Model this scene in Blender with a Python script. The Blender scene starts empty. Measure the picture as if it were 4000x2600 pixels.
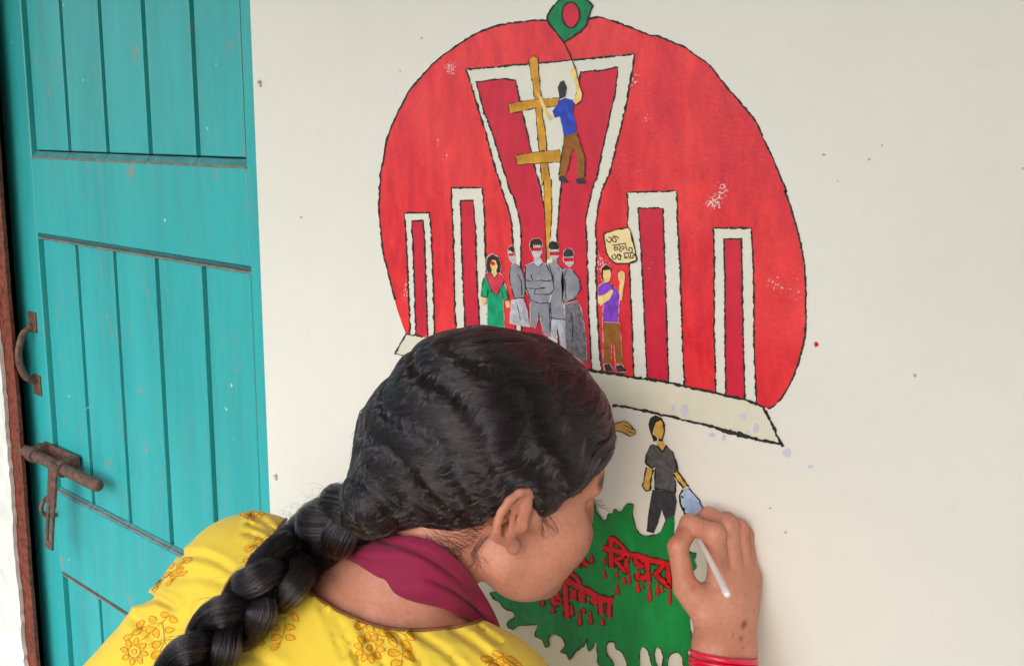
import bpy, math, random
import numpy as np
from mathutils import Vector, Matrix
from mathutils.bvhtree import BVHTree

random.seed(7)
rng = np.random.default_rng(7)
scene = bpy.context.scene
col = scene.collection

# ------------------------------------------------------------------ camera
# wall plane is y = 0 (x along the wall, z up); camera stands on the open side (y < 0)
PX = 4000 / 2380
PP = np.array([2000., 1000.])
VH = np.array([-2500., 490.])
VV = np.array([2060., 27300.])
FOC = float(np.sqrt(-(VH - PP) @ (VV - PP)))
_h = np.array([*(VH - PP), FOC]); _d = np.array([*(VV - PP), FOC])
_X = -_h / np.linalg.norm(_h); _Z = -_d / np.linalg.norm(_d); _Y = np.cross(_Z, _X)
RC = np.stack([_X, _Y, _Z])                      # columns: image right, image down, view direction
CAM = np.array([0., -.79, 1.5])

cam_data = bpy.data.cameras.new('camera')
cam = bpy.data.objects.new('camera', cam_data); col.objects.link(cam)
cam_data.sensor_width = 36
cam_data.lens = 36 * FOC / 4000
cam_data.shift_y = -300 / 4000
cam_data.clip_start = .02; cam_data.clip_end = 2000
M = Matrix.Identity(4)
for i in range(3):
    M[i][0] = RC[i, 0]; M[i][1] = -RC[i, 1]; M[i][2] = -RC[i, 2]; M[i][3] = CAM[i]
cam.matrix_world = M
scene.camera = cam
scene.cycles.use_denoising = True; scene.cycles.denoising_prefilter = 'NONE'; scene.cycles.use_adaptive_sampling = False

# ------------------------------------------------------------------ light
SUN_EL, SUN_AZ = math.radians(32), math.radians(157)
world = bpy.data.worlds.new('World'); scene.world = world; world.use_nodes = True
wn = world.node_tree.nodes; bg = wn['Background']
sky = wn.new('ShaderNodeTexSky'); sky.sky_type = 'NISHITA'; sky.sun_disc = False
sky.sun_elevation = SUN_EL; sky.sun_rotation = SUN_AZ
sky.air_density = 1.0; sky.dust_density = 1.0; sky.ozone_density = .5
world.node_tree.links.new(sky.outputs[0], bg.inputs[0]); bg.inputs[1].default_value = .15
sd = bpy.data.lights.new('sun', 'SUN'); sd.energy = 1.0; sd.angle = math.radians(55); sd.color = (1, .98, .96)
sun = bpy.data.objects.new('sun', sd); col.objects.link(sun)
sdir = Vector((math.sin(SUN_AZ) * math.cos(SUN_EL), math.cos(SUN_AZ) * math.cos(SUN_EL), math.sin(SUN_EL)))
sun.rotation_euler = sdir.to_track_quat('Z', 'Y').to_euler()
vs = scene.view_settings
vs.view_transform = 'Standard'; vs.look = 'None'; vs.gamma = 1; vs.use_curve_mapping = False
vs.exposure = .90

# ------------------------------------------------------------------ pixel helpers (photo coordinates, 2380 wide)
def rays(xy):
    xy = np.atleast_2d(np.asarray(xy, float))
    v = np.stack([(xy[:, 0] * PX - PP[0]) / FOC, (xy[:, 1] * PX - PP[1]) / FOC, np.ones(len(xy))], 1)
    return v @ RC.T
def P(x, y, t): return CAM + t * rays([(x, y)])[0]
def PT(xyt):
    a = np.asarray(xyt, float); return CAM + a[:, 2:3] * rays(a[:, :2])
def on_wall(xy, y=0.):
    r = rays(xy); t = (y - CAM[1]) / r[:, 1]; return CAM + t[:, None] * r
def project(p):
    q = (np.atleast_2d(p) - CAM) @ RC
    return np.stack([(PP[0] + FOC * q[:, 0] / q[:, 2]) / PX, (PP[1] + FOC * q[:, 1] / q[:, 2]) / PX, q[:, 2]], 1)

# ------------------------------------------------------------------ object helpers
def srgb(r, g, b):
    f = lambda c: c / 12.92 if c <= .04045 else ((c + .055) / 1.055) ** 2.4
    return tuple(f(c / 255) for c in (r, g, b))
def tag(o, label=None, cat=None, group=None, kind=None):
    if label: o['label'] = label
    if cat: o['category'] = cat
    if group: o['group'] = group
    if kind: o['kind'] = kind
    return o
def empty(name, loc, label=None, cat=None):
    o = bpy.data.objects.new(name, None); col.objects.link(o); o.location = loc; o.empty_display_size = .05
    return tag(o, label, cat)
def origin(o):
    v = Vector((0, 0, 0))
    while o is not None: v = v + Vector(o.location); o = o.parent
    return v
def adopt(o, parent):
    # vertices are written in world coordinates, so the child sits at minus its parent's place
    if parent is not None:
        o.parent = parent; o.location = -origin(parent)
    return o
def mesh_obj(name, verts, faces, mat=None, parent=None, smooth=False):
    me = bpy.data.meshes.new(name)
    me.from_pydata([tuple(map(float, v)) for v in verts], [], [tuple(map(int, f)) for f in faces]); me.update()
    if smooth: me.polygons.foreach_set('use_smooth', [True] * len(me.polygons))
    if mat: me.materials.append(mat)
    o = bpy.data.objects.new(name, me); col.objects.link(o)
    return adopt(o, parent)
class MB:
    def __init__(s): s.v = []; s.f = []
    def add(s, v, f):
        n = len(s.v); s.v += [tuple(map(float, p)) for p in v]; s.f += [tuple(i + n for i in q) for q in f]
    def box(s, x0, x1, y0, y1, z0, z1, bev=0.):
        b = bev
        if not b:
            s.add([(x0,y0,z0),(x1,y0,z0),(x1,y1,z0),(x0,y1,z0),(x0,y0,z1),(x1,y0,z1),(x1,y1,z1),(x0,y1,z1)],
                  [(0,3,2,1),(4,5,6,7),(0,1,5,4),(1,2,6,5),(2,3,7,6),(3,0,4,7)])
        else:   # front (low y) edges chamfered
            s.add([(x0,y1,z0),(x1,y1,z0),(x1,y1,z1),(x0,y1,z1),
                   (x0,y0+b,z0),(x1,y0+b,z0),(x1,y0+b,z1),(x0,y0+b,z1),
                   (x0+b,y0,z0+b),(x1-b,y0,z0+b),(x1-b,y0,z1-b),(x0+b,y0,z1-b)],
                  [(3,2,1,0),(0,1,5,4),(1,2,6,5),(2,3,7,6),(3,0,4,7),(4,5,9,8),(5,6,10,9),(6,7,11,10),(7,4,8,11),(8,9,10,11)])
    def tube(s, pts, rad, n=10, cap=True, flat=1., up=(0, 0, 1)):
        pts = [np.asarray(p, float) for p in pts]; m = len(pts)
        rad = [rad] * m if np.isscalar(rad) else rad
        ring = []; u = np.asarray(up, float)
        for i in range(m):
            t = pts[min(i + 1, m - 1)] - pts[max(i - 1, 0)]; t /= np.linalg.norm(t) + 1e-12
            a = u - t * (u @ t)
            if np.linalg.norm(a) < 1e-4: a = np.array([1., 0, 0]) - t * t[0]
            a /= np.linalg.norm(a); b = np.cross(t, a); u = a
            ring.append([pts[i] + rad[i] * (math.cos(q) * a + flat * math.sin(q) * b) for q in np.linspace(0, 2 * math.pi, n, endpoint=False)])
        v = [p for r in ring for p in r]
        f = [(i * n + j, i * n + (j + 1) % n, (i + 1) * n + (j + 1) % n, (i + 1) * n + j) for i in range(m - 1) for j in range(n)]
        if cap: f += [tuple(range(n))[::-1], tuple((m - 1) * n + j for j in range(n))]
        s.add(v, f)
    def build(s, name, mat=None, parent=None, smooth=False): return mesh_obj(name, s.v, s.f, mat, parent, smooth)
def spline(pts, n=8, closed=False):
    pts = np.asarray(pts, float); m = len(pts); out = []
    rng_i = range(m) if closed else range(m - 1)
    for i in rng_i:
        g = lambda k: pts[k % m] if closed else pts[min(max(k, 0), m - 1)]
        p0, p1, p2, p3 = g(i - 1), g(i), g(i + 1), g(i + 2)
        for t in np.linspace(0, 1, n, endpoint=False):
            out.append(.5 * (2 * p1 + (p2 - p0) * t + (2 * p0 - 5 * p1 + 4 * p2 - p3) * t * t + (3 * p1 - p0 - 3 * p2 + p3) * t ** 3))
    if not closed: out.append(pts[-1])
    return np.array(out)

# ------------------------------------------------------------------ materials
def new_mat(name):
    m = bpy.data.materials.new(name); m.use_nodes = True
    return m, m.node_tree.nodes, m.node_tree.links, m.node_tree.nodes['Principled BSDF']
def noise(n, l, scale, detail=4, rough=.55, vec=None, dist=0.):
    t = n.new('ShaderNodeTexNoise'); t.inputs['Scale'].default_value = scale; t.inputs['Detail'].default_value = detail
    t.inputs['Roughness'].default_value = rough; t.inputs['Distortion'].default_value = dist
    if vec is None:
        g = n.new('ShaderNodeNewGeometry'); vec = g.outputs['Position']
    l.new(vec, t.inputs['Vector']); return t.outputs['Fac']
def stretched(n, l, sc):
    g = n.new('ShaderNodeNewGeometry'); m = n.new('ShaderNodeVectorMath'); m.operation = 'MULTIPLY'; m.inputs[1].default_value = sc
    l.new(g.outputs['Position'], m.inputs[0]); return m.outputs[0]
def ramp(n, l, fac, stops):
    r = n.new('ShaderNodeValToRGB'); e = r.color_ramp.elements
    while len(e) < len(stops): e.new(.5)
    for k, (p, c) in zip(e, stops): k.position = p; k.color = (*c, 1) if len(c) == 3 else c
    l.new(fac, r.inputs[0]); return r.outputs[0]
def mix(n, l, fac, a, b, mode='MIX'):
    m = n.new('ShaderNodeMix'); m.data_type = 'RGBA'; m.blend_type = mode
    for s, v in ((m.inputs[0], fac), (m.inputs[6], a), (m.inputs[7], b)):
        if hasattr(v, 'links'): l.new(v, s)
        elif isinstance(v, (int, float)): s.default_value = v
        else: s.default_value = (*v, 1)
    return m.outputs[2]
def bump(n, l, bsdf, h, strength=.2, dist=.002):
    b = n.new('ShaderNodeBump'); b.inputs['Strength'].default_value = strength; b.inputs['Distance'].default_value = dist
    l.new(h, b.inputs['Height']); l.new(b.outputs[0], bsdf.inputs['Normal'])
def sc(c, k): return tuple(min(1, x * k) for x in c)
def plain(name, c, rough=.6, var=.15, scale=30, bs=0., bscale=300, spec=.4, metal=0., stretch=None):
    m, n, l, p = new_mat(name)
    vec = stretched(n, l, stretch) if stretch else None
    f = noise(n, l, scale, vec=vec)
    l.new(ramp(n, l, f, [(.3, sc(c, 1 - var)), (.7, sc(c, 1 + var))]), p.inputs['Base Color'])
    p.inputs['Roughness'].default_value = rough; p.inputs['Specular IOR Level'].default_value = spec; p.inputs['Metallic'].default_value = metal
    if bs: bump(n, l, p, noise(n, l, bscale, 5), bs, .002)
    return m

WALLC = (.80, .77, .70)
def wall_mat():
    m, n, l, p = new_mat('cream wall paint')
    base = ramp(n, l, noise(n, l, 3.0, 6, .6), [(.3, sc(WALLC, .95)), (.7, sc(WALLC, 1.03))])
    f2 = ramp(n, l, noise(n, l, 38, 5, .62), [(.60, (0, 0, 0)), (.78, (1, 1, 1))])
    base = mix(n, l, .10, base, mix(n, l, f2, base, (.45, .43, .42)))
    spk = ramp(n, l, noise(n, l, 26, 1, .3), [(.86, (0, 0, 0)), (.88, (1, 1, 1))])
    base = mix(n, l, spk, base, (.50, .48, .46))
    l.new(base, p.inputs['Base Color'])
    p.inputs['Roughness'].default_value = .5; p.inputs['Specular IOR Level'].default_value = .35
    bump(n, l, p, noise(n, l, 70, 9, .72), .16, .0022)
    return m
def red_mat(name, a, b, speck=.36, gloss=.26, wet=.3):
    # brushed acrylic: two reds, brush streaks, pinholes where the wall shows through
    m, n, l, p = new_mat(name)
    st = noise(n, l, 22, 5, .6, vec=stretched(n, l, (1.6, 1, .45)), dist=.4)
    c = ramp(n, l, st, [(.32, a), (.5, tuple((x + y) / 2 for x, y in zip(a, b))), (.66, b)])
    c = mix(n, l, ramp(n, l, noise(n, l, 60, 4, .6, vec=stretched(n, l, (1, 1, .6))), [(.45, (0, 0, 0)), (.75, (.55, .55, .55))]), c, sc(a, .74))
    c = mix(n, l, ramp(n, l, noise(n, l, 9, 5, .65, vec=stretched(n, l, (1.3, 1, .7))), [(.46, (0, 0, 0)), (.72, (.48, .48, .48))]), c, sc(b, 1.12) if speck > .45 else srgb(250, 84, 78))  # lighter patches; on the disc they paint in its sheen
    big = noise(n, l, 15, 2)
    fine = noise(n, l, 430, 3, .6)
    mm = n.new('ShaderNodeMath'); mm.operation = 'MULTIPLY'
    bigm = ramp(n, l, big, [(.40, (0, 0, 0)), (.82, (1, 1, 1))])
    l.new(fine, mm.inputs[0]); l.new(bigm, mm.inputs[1])
    hole = ramp(n, l, mm.outputs[0], [(speck, (0, 0, 0)), (speck + .05, (1, 1, 1))])
    l.new(mix(n, l, hole, c, (.80, .62, .58)), p.inputs['Base Color'])
    l.new(ramp(n, l, noise(n, l, 12, 3), [(.3, (gloss,) * 3), (.7, (gloss + .16,) * 3)]), p.inputs['Roughness'])
    p.inputs['Specular IOR Level'].default_value = .5
    bump(n, l, p, noise(n, l, 170, 6, .7, dist=1.2), wet, .0016)
    return m

M_WALL = wall_mat()
M_RED = red_mat('red disc paint', srgb(212, 30, 52), srgb(246, 58, 60))
M_CRIM = red_mat('crimson paint', srgb(200, 26, 54), srgb(216, 36, 62), .52, .36, .15)
M_CREAM = plain('cream column paint', srgb(226, 222, 208), .55, .03, 60, .1, 250)
M_SLAB = plain('pale slab wash', srgb(222, 216, 196), .55, .05, 30, .1, 250)
M_BLACK = plain('black outline paint', srgb(44, 40, 36), .5, .45, 160, .2, 400)
M_HALO = plain('bare wall halo', srgb(226, 196, 190), .55, .05, 60)
M_GREEN = plain('green paint', srgb(0, 136, 68), .24, .30, 26, .35, 120, .5, stretch=(1.5, 1, .6))
M_FLAG = plain('flag green paint', srgb(6, 128, 78), .4, .2, 90, .2, 300)
M_GEDGE = plain('dark edge paint', srgb(66, 52, 26), .5, .3, 80)
M_LETTER = plain('blood red paint', srgb(206, 18, 34), .3, .16, 120, .2, 300, .5)
M_LDARK = plain('letter outline paint', srgb(70, 26, 20), .45, .3, 120)
M_ORANGE = plain('ochre wood paint', srgb(206, 148, 42), .5, .32, 70, .2, 300)
M_BLUE = plain('blue shirt paint', srgb(46, 70, 182), .45, .41, 120, .2, 300)
M_BROWN = plain('brown trouser paint', srgb(148, 92, 34), .5, .36, 90, .2, 300)
M_SKINP = plain('ochre skin paint', srgb(238, 200, 126), .5, .18, 90)
M_OCHRE = plain('mustard skin paint', srgb(214, 170, 82), .5, .27, 90)
M_PURPLE = plain('purple shirt paint', srgb(128, 62, 190), .45, .45, 130, .2, 300)
M_GREYP = plain('grey paint', srgb(142, 142, 152), .5, .23, 80, .2, 300)
M_LGREY = plain('pale grey paint', srgb(188, 188, 196), .5, .32, 120)
M_DGREY = plain('scratchy grey paint', srgb(112, 110, 116), .55, .5, 260, .2, 300)
M_CHAR = plain('charcoal shirt paint', srgb(86, 84, 86), .55, .42, 220, .2, 300)
M_DENIM = plain('black trouser paint', srgb(52, 52, 58), .55, .4, 200, .2, 300)
M_TEALP = plain('green dress paint', srgb(14, 162, 112), .45, .32, 100, .2, 300)
M_SCARFP = plain('painted red scarf', srgb(204, 58, 78), .45, .27, 100)
M_BAGP = plain('pale blue paint', srgb(166, 186, 222), .4, .23, 120, .2, 300)
M_PLAC = plain('placard paint', srgb(240, 216, 158), .5, .06, 60)
M_LILAC = plain('lilac smear', srgb(205, 203, 220), .5, .06, 160)
M_NAIL = plain('painted over nail', srgb(196, 184, 156), .6, .2, 300)
M_SPECK = plain('dark speck', srgb(182, 175, 166), .8, .3, 300)
def door_mat():
    m, n, l, p = new_mat('turquoise door paint')
    c = srgb(48, 171, 173)
    base = ramp(n, l, noise(n, l, 5, 6, .65, vec=stretched(n, l, (3, 1, .35))), [(.28, sc(c, .82)), (.5, c), (.72, sc(c, 1.12))])
    gr = ramp(n, l, noise(n, l, 34, 6, .6, vec=stretched(n, l, (4, 1, .35))), [(.52, (0, 0, 0)), (.80, (1, 1, 1))])
    base = mix(n, l, mix(n, l, .55, (0, 0, 0), gr), base, srgb(120, 150, 140))
    sp = ramp(n, l, noise(n, l, 55, 2, .4), [(.77, (0, 0, 0)), (.80, (1, 1, 1))])
    base = mix(n, l, sp, base, srgb(186, 214, 208))
    st = ramp(n, l, noise(n, l, 18, 3, .5), [(.66, (0, 0, 0)), (.76, (1, 1, 1))])
    base = mix(n, l, mix(n, l, .6, (0, 0, 0), st), base, srgb(150, 140, 128))
    l.new(base, p.inputs['Base Color']); p.inputs['Roughness'].default_value = .42
    bump(n, l, p, noise(n, l, 60, 6, .6, vec=stretched(n, l, (3, 1, .3))), .25, .0015)
    return m
M_DOOR = door_mat()
M_BEAD = plain('worn greyed door edge', srgb(74, 140, 144), .55, .25, 40, .3, 200, stretch=(.6, 1, 3))
M_BARE = plain('bare reddish wood edge', srgb(138, 118, 108), .7, .3, 60, .3, 200)
M_GAP = plain('dark joint paint', srgb(5, 48, 50), .7, .2, 40)
def rust_mat(name, a, b):
    m, n, l, p = new_mat(name)
    l.new(ramp(n, l, noise(n, l, 90, 6, .65), [(.32, a), (.55, b), (.75, sc(b, 1.5))]), p.inputs['Base Color'])
    p.inputs['Roughness'].default_value = .62; p.inputs['Metallic'].default_value = .25
    bump(n, l, p, noise(n, l, 260, 6, .7), .4, .001); return m
M_RUST = rust_mat('rusty iron', srgb(70, 52, 46), srgb(116, 84, 70))
M_FRAME = rust_mat('red oxide frame', srgb(60, 34, 26), srgb(138, 66, 46))
M_PLASTER = plain('chipped white plaster', srgb(222, 222, 214), .8, .1, 25, .5, 120)
M_VOID = plain('painted gap shade', (.006, .005, .005), .9, .1, 20)  # near black, the gap's shade put into the colour
M_CONC = plain('grey concrete', (.42, .40, .37), .85, .2, 6, .3, 60)
M_YARD = plain('packed earth and grass', (.13, .13, .07), .9, .35, 3, .3, 40)
M_CEMENT = plain('grey cement render', (.20, .19, .18), .85, .2, 8, .3, 60)
M_CEIL = plain('off white ceiling', (.62, .58, .48), .8, .06, 8)

# ------------------------------------------------------------------ setting
g = MB(); g.add([(-400, -800, -.14), (400, -800, -.14), (400, 40, -.14), (-400, 40, -.14)], [(0, 1, 2, 3)])
tag(g.build('ground', M_YARD), kind='structure')
g = MB(); g.box(-4.2, 3.4, -1.9, .22, -.139, 0); tag(g.build('veranda_floor', M_CONC), kind='structure')
DL, DRX = -2.085, -1.1215           # door opening between these two x
WALL = empty('wall', (-1.12, 0, 0), 'cream painted house wall carrying the mural beside the turquoise door', 'wall')
w = MB(); w.box(DRX, 3.2, 0, .22, 0, 2.448, .004); w.build('wall_panel', M_WALL, WALL)
w = MB(); w.box(DL - .05, DRX - .0005, .002, .22, 2.06, 2.446); w.build('lintel', M_WALL, WALL)
roof = MB(); roof.box(-4.2, 3.4, -1.7, .22, 2.45, 2.57)  # unseen slab, set low to darken the top of the wall
tag(roof.build('shading_roof', M_CEIL), 'unseen pale slab added above the mural wall to shade its top', 'roof')

sw = MB(); sw.box(.95, 1.15, -1.7, -.002, 0, 2.448)  # added out of view, blocks light so the mural wall darkens rightward
tag(sw.build('shading_wall', M_CEMENT), 'unseen grey wall added to block light from the right', 'wall')
# pale plaster beyond the door, with a chipped edge
pw = MB(); zs = np.linspace(0, 2.445, 160)
ex = DL + .008 + np.array([random.uniform(-.006, .002) - .008 * max(0, math.sin(z * 7.3) * math.sin(z * 19)) for z in zs])
n = len(zs)
v = [(-4.2, .020, z) for z in zs] + [(x, .020, z) for x, z in zip(ex, zs)] + [(x - .002, .029, z) for x, z in zip(ex, zs)]
f = [(i, n + i, n + i + 1, i + 1) for i in range(n - 1)] + [(n + i, 2 * n + i, 2 * n + i + 1, n + i + 1) for i in range(n - 1)]
pw.add(v, f)
tag(pw.build('plaster_wall', M_PLASTER), 'white plaster wall with chipped edge beyond the door frame', 'wall')

# red oxide door post
fr = empty('door_frame', (DL, .05, 0), 'red brown door post with flaking paint beside the bolt', 'door frame')
a = MB(); nn = 120; zz = np.linspace(0, 2.06, nn)
xr = DL + .047 + np.array([.0025 * math.sin(z * 9) + random.uniform(-.0012, .0012) for z in zz])
v = [(DL - .06, .030, z) for z in zz] + [(x, .030, z) for x, z in zip(xr, zz)] + [(x - .002, .038, z) for x, z in zip(xr, zz)] + [(-2.16, .042, z) for z in zz]
a.add(v, [(k * nn + i, (k + 1) * nn + i, (k + 1) * nn + i + 1, k * nn + i + 1) for k in range(3) for i in range(nn - 1)])
a.box(-2.26, -2.16, .045, .13, 0, 2.06)
void = MB(); void.box(-2.22, -2.06, .118, .13, 0, 2.06); void.box(-2.215, -2.150, .050, .1175, 0, 2.06); void.build('gap_shade', M_VOID, fr)  # black boards added to stand for shade between post and door
a.build('post', M_FRAME, fr)
a = MB(); a.box(DRX + .03, DRX + .10, .03, .13, 0, 2.06); a.build('post', M_FRAME, fr)
a = MB(); a.box(DL - .05, DRX + .10, .032, .13, 2.0601, 2.11); a.build('head_rail', M_FRAME, fr)

# door leaf: face at y = .07, joints recessed
door = empty('door', (-1.6, .07, 0), 'turquoise plank door with rusty handle and sliding bolt', 'door')
FY = .07
a = MB(); a.box(-2.095, -1.08, FY + .019, FY + .045, .02, 2.05); a.build('backing_board', M_GAP, door)
PL, PR = -1.978, -1.243
def rect(name, x0, x1, z0, z1, y0=FY, mat=M_DOOR, bev=.002, parent=door, y1=None):
    a = MB(); a.box(x0, x1, y0, y1 or FY + .018, z0, z1, bev); return a.build(name, mat, parent)
rect('stile', -2.10, PL, .02, 2.05); rect('stile', PR, -1.08, .02, 2.05)
Z1, Z2, Z3, Z4 = 1.433, 1.279, .725, .548
for z0, z1 in ((Z2, Z1), (Z4, Z3), (.02, .13), (1.93, 2.05)): rect('rail', PL + .0012, PR - .0012, z0, z1)
step = (PR - PL) / 5
for z0, z1, lo, hi in ((Z1, 1.93, 1, 0), (Z3, Z2, 1, 1), (.13, Z4, 0, 1)):
    e = .015 if z0 == Z1 else .012
    for k in range(5):
        x0, x1 = PL + k * step + .0125, PL + (k + 1) * step - .002
        if k == 4: x1 -= .010
        rect('plank', x0, x1, z0 + (e if lo else .003), z1 - (e if hi else .003), FY + .006 + random.uniform(0, .0012), bev=.0015)
        for zz0, s, on in ((z0, 1, lo), (z1, -1, hi)):
            if not on: continue
            xa, xb = PL + k * step + .0015, PL + (k + 1) * step - .0005
            b = MB()                                   # sloping bead at the end of each plank
            zA, zB = zz0 + s * .0008, zz0 + s * (e - .003)
            q = [(xa, FY + .001, zA), (xb, FY + .001, zA), (xb, FY + .010, zB), (xa, FY + .010, zB),
                 (xa, FY + .018, zA), (xb, FY + .018, zA), (xb, FY + .018, zB), (xa, FY + .018, zB)]
            b.add(q, [(0, 1, 2, 3), (4, 7, 6, 5), (0, 4, 5, 1), (3, 2, 6, 7), (0, 3, 7, 4), (1, 5, 6, 2)] if s > 0 else
                     [(3, 2, 1, 0), (5, 6, 7, 4), (1, 5, 4, 0), (7, 6, 2, 3), (4, 7, 3, 0), (2, 6, 5, 1)])
            b.build('bead', M_BEAD, door)
            zr = zz0 if z0 == Z1 else (zz0 + s * (e - .002) if s < 0 else zz0 + s * .004)
            b = MB(); b.box(xa, xb, FY - .0012 if z0 == Z1 else FY + .003, FY + .012, zr - .0014, zr + .0014); b.build('worn_edge', M_BARE, door)
# pull handle
hd = empty('handle', (-2.02, FY, 1.02)); hd.parent = door; hd.location = Vector((-2.02, FY, 1.02)) - origin(door)
hx = -2.022
for z in (1.088, .952):
    a = MB(); a.box(hx - .016, hx + .016, FY - .005, FY - .0005, z - .022, z + .022, .002); a.build('handle_plate', M_RUST, hd)
a = MB(); a.tube(spline([(hx, FY - .004, 1.078), (hx - .002, FY - .022, 1.066), (hx - .003, FY - .031, 1.040), (hx - .003, FY - .034, 1.018), (hx - .003, FY - .031, .994), (hx, FY - .022, .972), (hx, FY - .004, .962)], 6), .0075, 10, flat=.7)
a.build('grip', M_RUST, hd, True)
# sliding bolt with hasp
bt = empty('sliding_bolt', (-1.92, FY, .80)); bt.parent = door; bt.location = Vector((-1.92, FY, .80)) - origin(door)
BY, BZ = FY - .030, .812
a = MB(); a.tube([(-2.07, BY, BZ), (-2.035, BY, BZ), (-1.730, BY, BZ), (-1.722, BY, BZ), (-1.718, BY, BZ)], [.0105, .0118, .0122, .0108, .006], 14, up=(0, 0, 1)); a.build('bolt_rod', M_RUST, bt, True)
for x in (-1.995, -1.868):
    a = MB(); a.tube([(x - .010, BY, BZ), (x + .010, BY, BZ)], .0162, 14); a.box(x - .012, x + .012, BY + .008, FY - .0005, BZ - .016, BZ + .018); a.build('bolt_bracket', M_RUST, bt)
a = MB(); a.box(-2.005, -1.858, FY - .004, FY - .0004, BZ - .010, BZ + .020); a.build('bolt_plate', M_RUST, bt)
# hasp: flat arm with a slot, hanging from the rod and standing off the door
def bar(a, p, q, wd, th):
    p, q = np.array(p, float), np.array(q, float); t = q - p; t /= np.linalg.norm(t); s = np.array([1., 0, 0]); s = s - t * (s @ t); s /= np.linalg.norm(s); m = np.cross(t, s)
    v = [c + sx * s * wd + sy * m * th for c in (p, q) for sx, sy in ((-1, -1), (1, -1), (1, 1), (-1, 1))]
    a.add(v, [(0, 1, 2, 3), (7, 6, 5, 4), (0, 4, 5, 1), (1, 5, 6, 2), (2, 6, 7, 3), (3, 7, 4, 0)])
a = MB()
HX = -1.880
bar(a, (HX, BY - .012, BZ + .012), (HX - .002, BY - .022, BZ - .075), .017, .0025)
for dx in (-.0105, .0105): bar(a, (HX - .002 + dx, BY - .022, BZ - .072), (HX - .004 + dx, BY - .030, BZ - .148), .0050, .0022)
bar(a, (HX - .004, BY - .030, BZ - .146), (HX - .004, BY - .031, BZ - .163), .0155, .0022)
a.build('hasp', M_RUST, bt)
a = MB(); ring = [(-1.975 + .002 * math.sin(t), FY - .004 - .030 * math.sin(t), .700 + .024 * math.cos(t)) for t in np.linspace(0, math.pi, 12)]
a.tube(ring, .0048, 8); a.build('staple', M_RUST, bt, True)

# nails and little bumps on the wall
for i, (x, y, lab) in enumerate([(606, 190, 'bent nail high on the wall beside the door'), (643, 1103, 'small nail low on the wall beside the door')]):
    c = on_wall([(x, y)])[0]; a = MB()
    a.tube([c + (0, .004, 0), c + (0, -.002, .0005), c + (.0005, -.004, -.001)], [.0020, .0018, .0024], 9)
    a.tube([c + (.0005, -.002, -.002), c + (.001, -.002, -.007)], [.0020, .0012], 7)
    tag(a.build('nail', M_NAIL, None, True), lab, 'nail')

# ------------------------------------------------------------------ mural (paint on the wall)
CROP = {'D': (0, 0, 1), 'A': (833, 0, .3077), 'B': (1428, 0, .3077), 'C': (862.75, 416.5, .2692), 'R': (1338.75, 416.5, .3846),
        'E': (1100.75, 505.75, .2307), 'G': (1130.5, 1130.5, .2692), 'H': (1428, 1130.5, .2692), 'I': (1368.5, 922.25, .2692),
        'J': (1368.5, 505.75, .0962), 'K': (1190, 1190, .2308), 'L': (1368.5, 1190, .1539)}
def T(k, pts):
    x0, y0, s = CROP[k]; return [(x0 + s * p[0], y0 + s * p[1]) for p in pts]
MURAL = empty('mural', (-.62, 0, 1.1), 'hand painted mural of red disc, white columns and figures on the cream wall', 'mural')
LAY = .00013
def wobble(pts, amp, closed, step=6.):
    pts = [np.array(p, float) for p in pts]; out = []
    m = len(pts)
    for i in range(m if closed else m - 1):
        a, b = pts[i], pts[(i + 1) % m]; k = max(1, int(np.linalg.norm(b - a) / step))
        for j in range(k):
            q = a + (b - a) * j / k
            out.append(q + (rng.normal(0, amp, 2) if j else rng.normal(0, amp * .5, 2)))
    if not closed: out.append(pts[-1])
    return np.array(out)
def fill(name, pts, mat, layer, parent=MURAL, amp=.5, step=6.):
    q = wobble(pts, amp, True, step)
    v = on_wall(q, -LAY * layer)
    return mesh_obj(name, v, [tuple(range(len(v)))], mat, parent)
def ribbon(pts, width, layer, amp=.6, closed=False, step=5., wj=.28, taper=0.):
    q = wobble(pts, amp, closed, step)
    if closed: q = np.vstack([q, q[:1]])
    m = len(q); tan = np.gradient(q, axis=0); tan /= np.linalg.norm(tan, axis=1)[:, None] + 1e-9
    nor = np.stack([-tan[:, 1], tan[:, 0]], 1)
    j = 1 + wj * (rng.normal(0, .6, m) + np.sin(np.arange(m) * .9 + rng.uniform(0, 6)) * .5)
    wd = width * .5 * np.clip(j, .35, 1.9)
    if closed: wd[-1] = wd[0]
    if taper: wd *= np.clip(np.minimum(np.arange(m), np.arange(m)[::-1]) / (taper * m + 1e-6) + .35, 0, 1)
    L, Rr = q + nor * wd[:, None], q - nor * wd[:, None]
    v = np.vstack([on_wall(L, -LAY * layer), on_wall(Rr, -LAY * layer)])
    return v, [(i, i + 1, m + i + 1, m + i) for i in range(m - 1)]
def strokes(name, lines, mat, layer, parent=MURAL, width=4.5, **kw):
    a = MB()
    for i, L in enumerate(lines):
        wd = width
        if isinstance(L, tuple): L, wd = L
        v, f = ribbon(L, wd, layer + .04 * (i % 9), **kw); a.add(v, f)
    o = a.build(name, mat, parent)
    if len(lines) > 1: o['kind'] = 'stuff'
    return o

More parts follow.
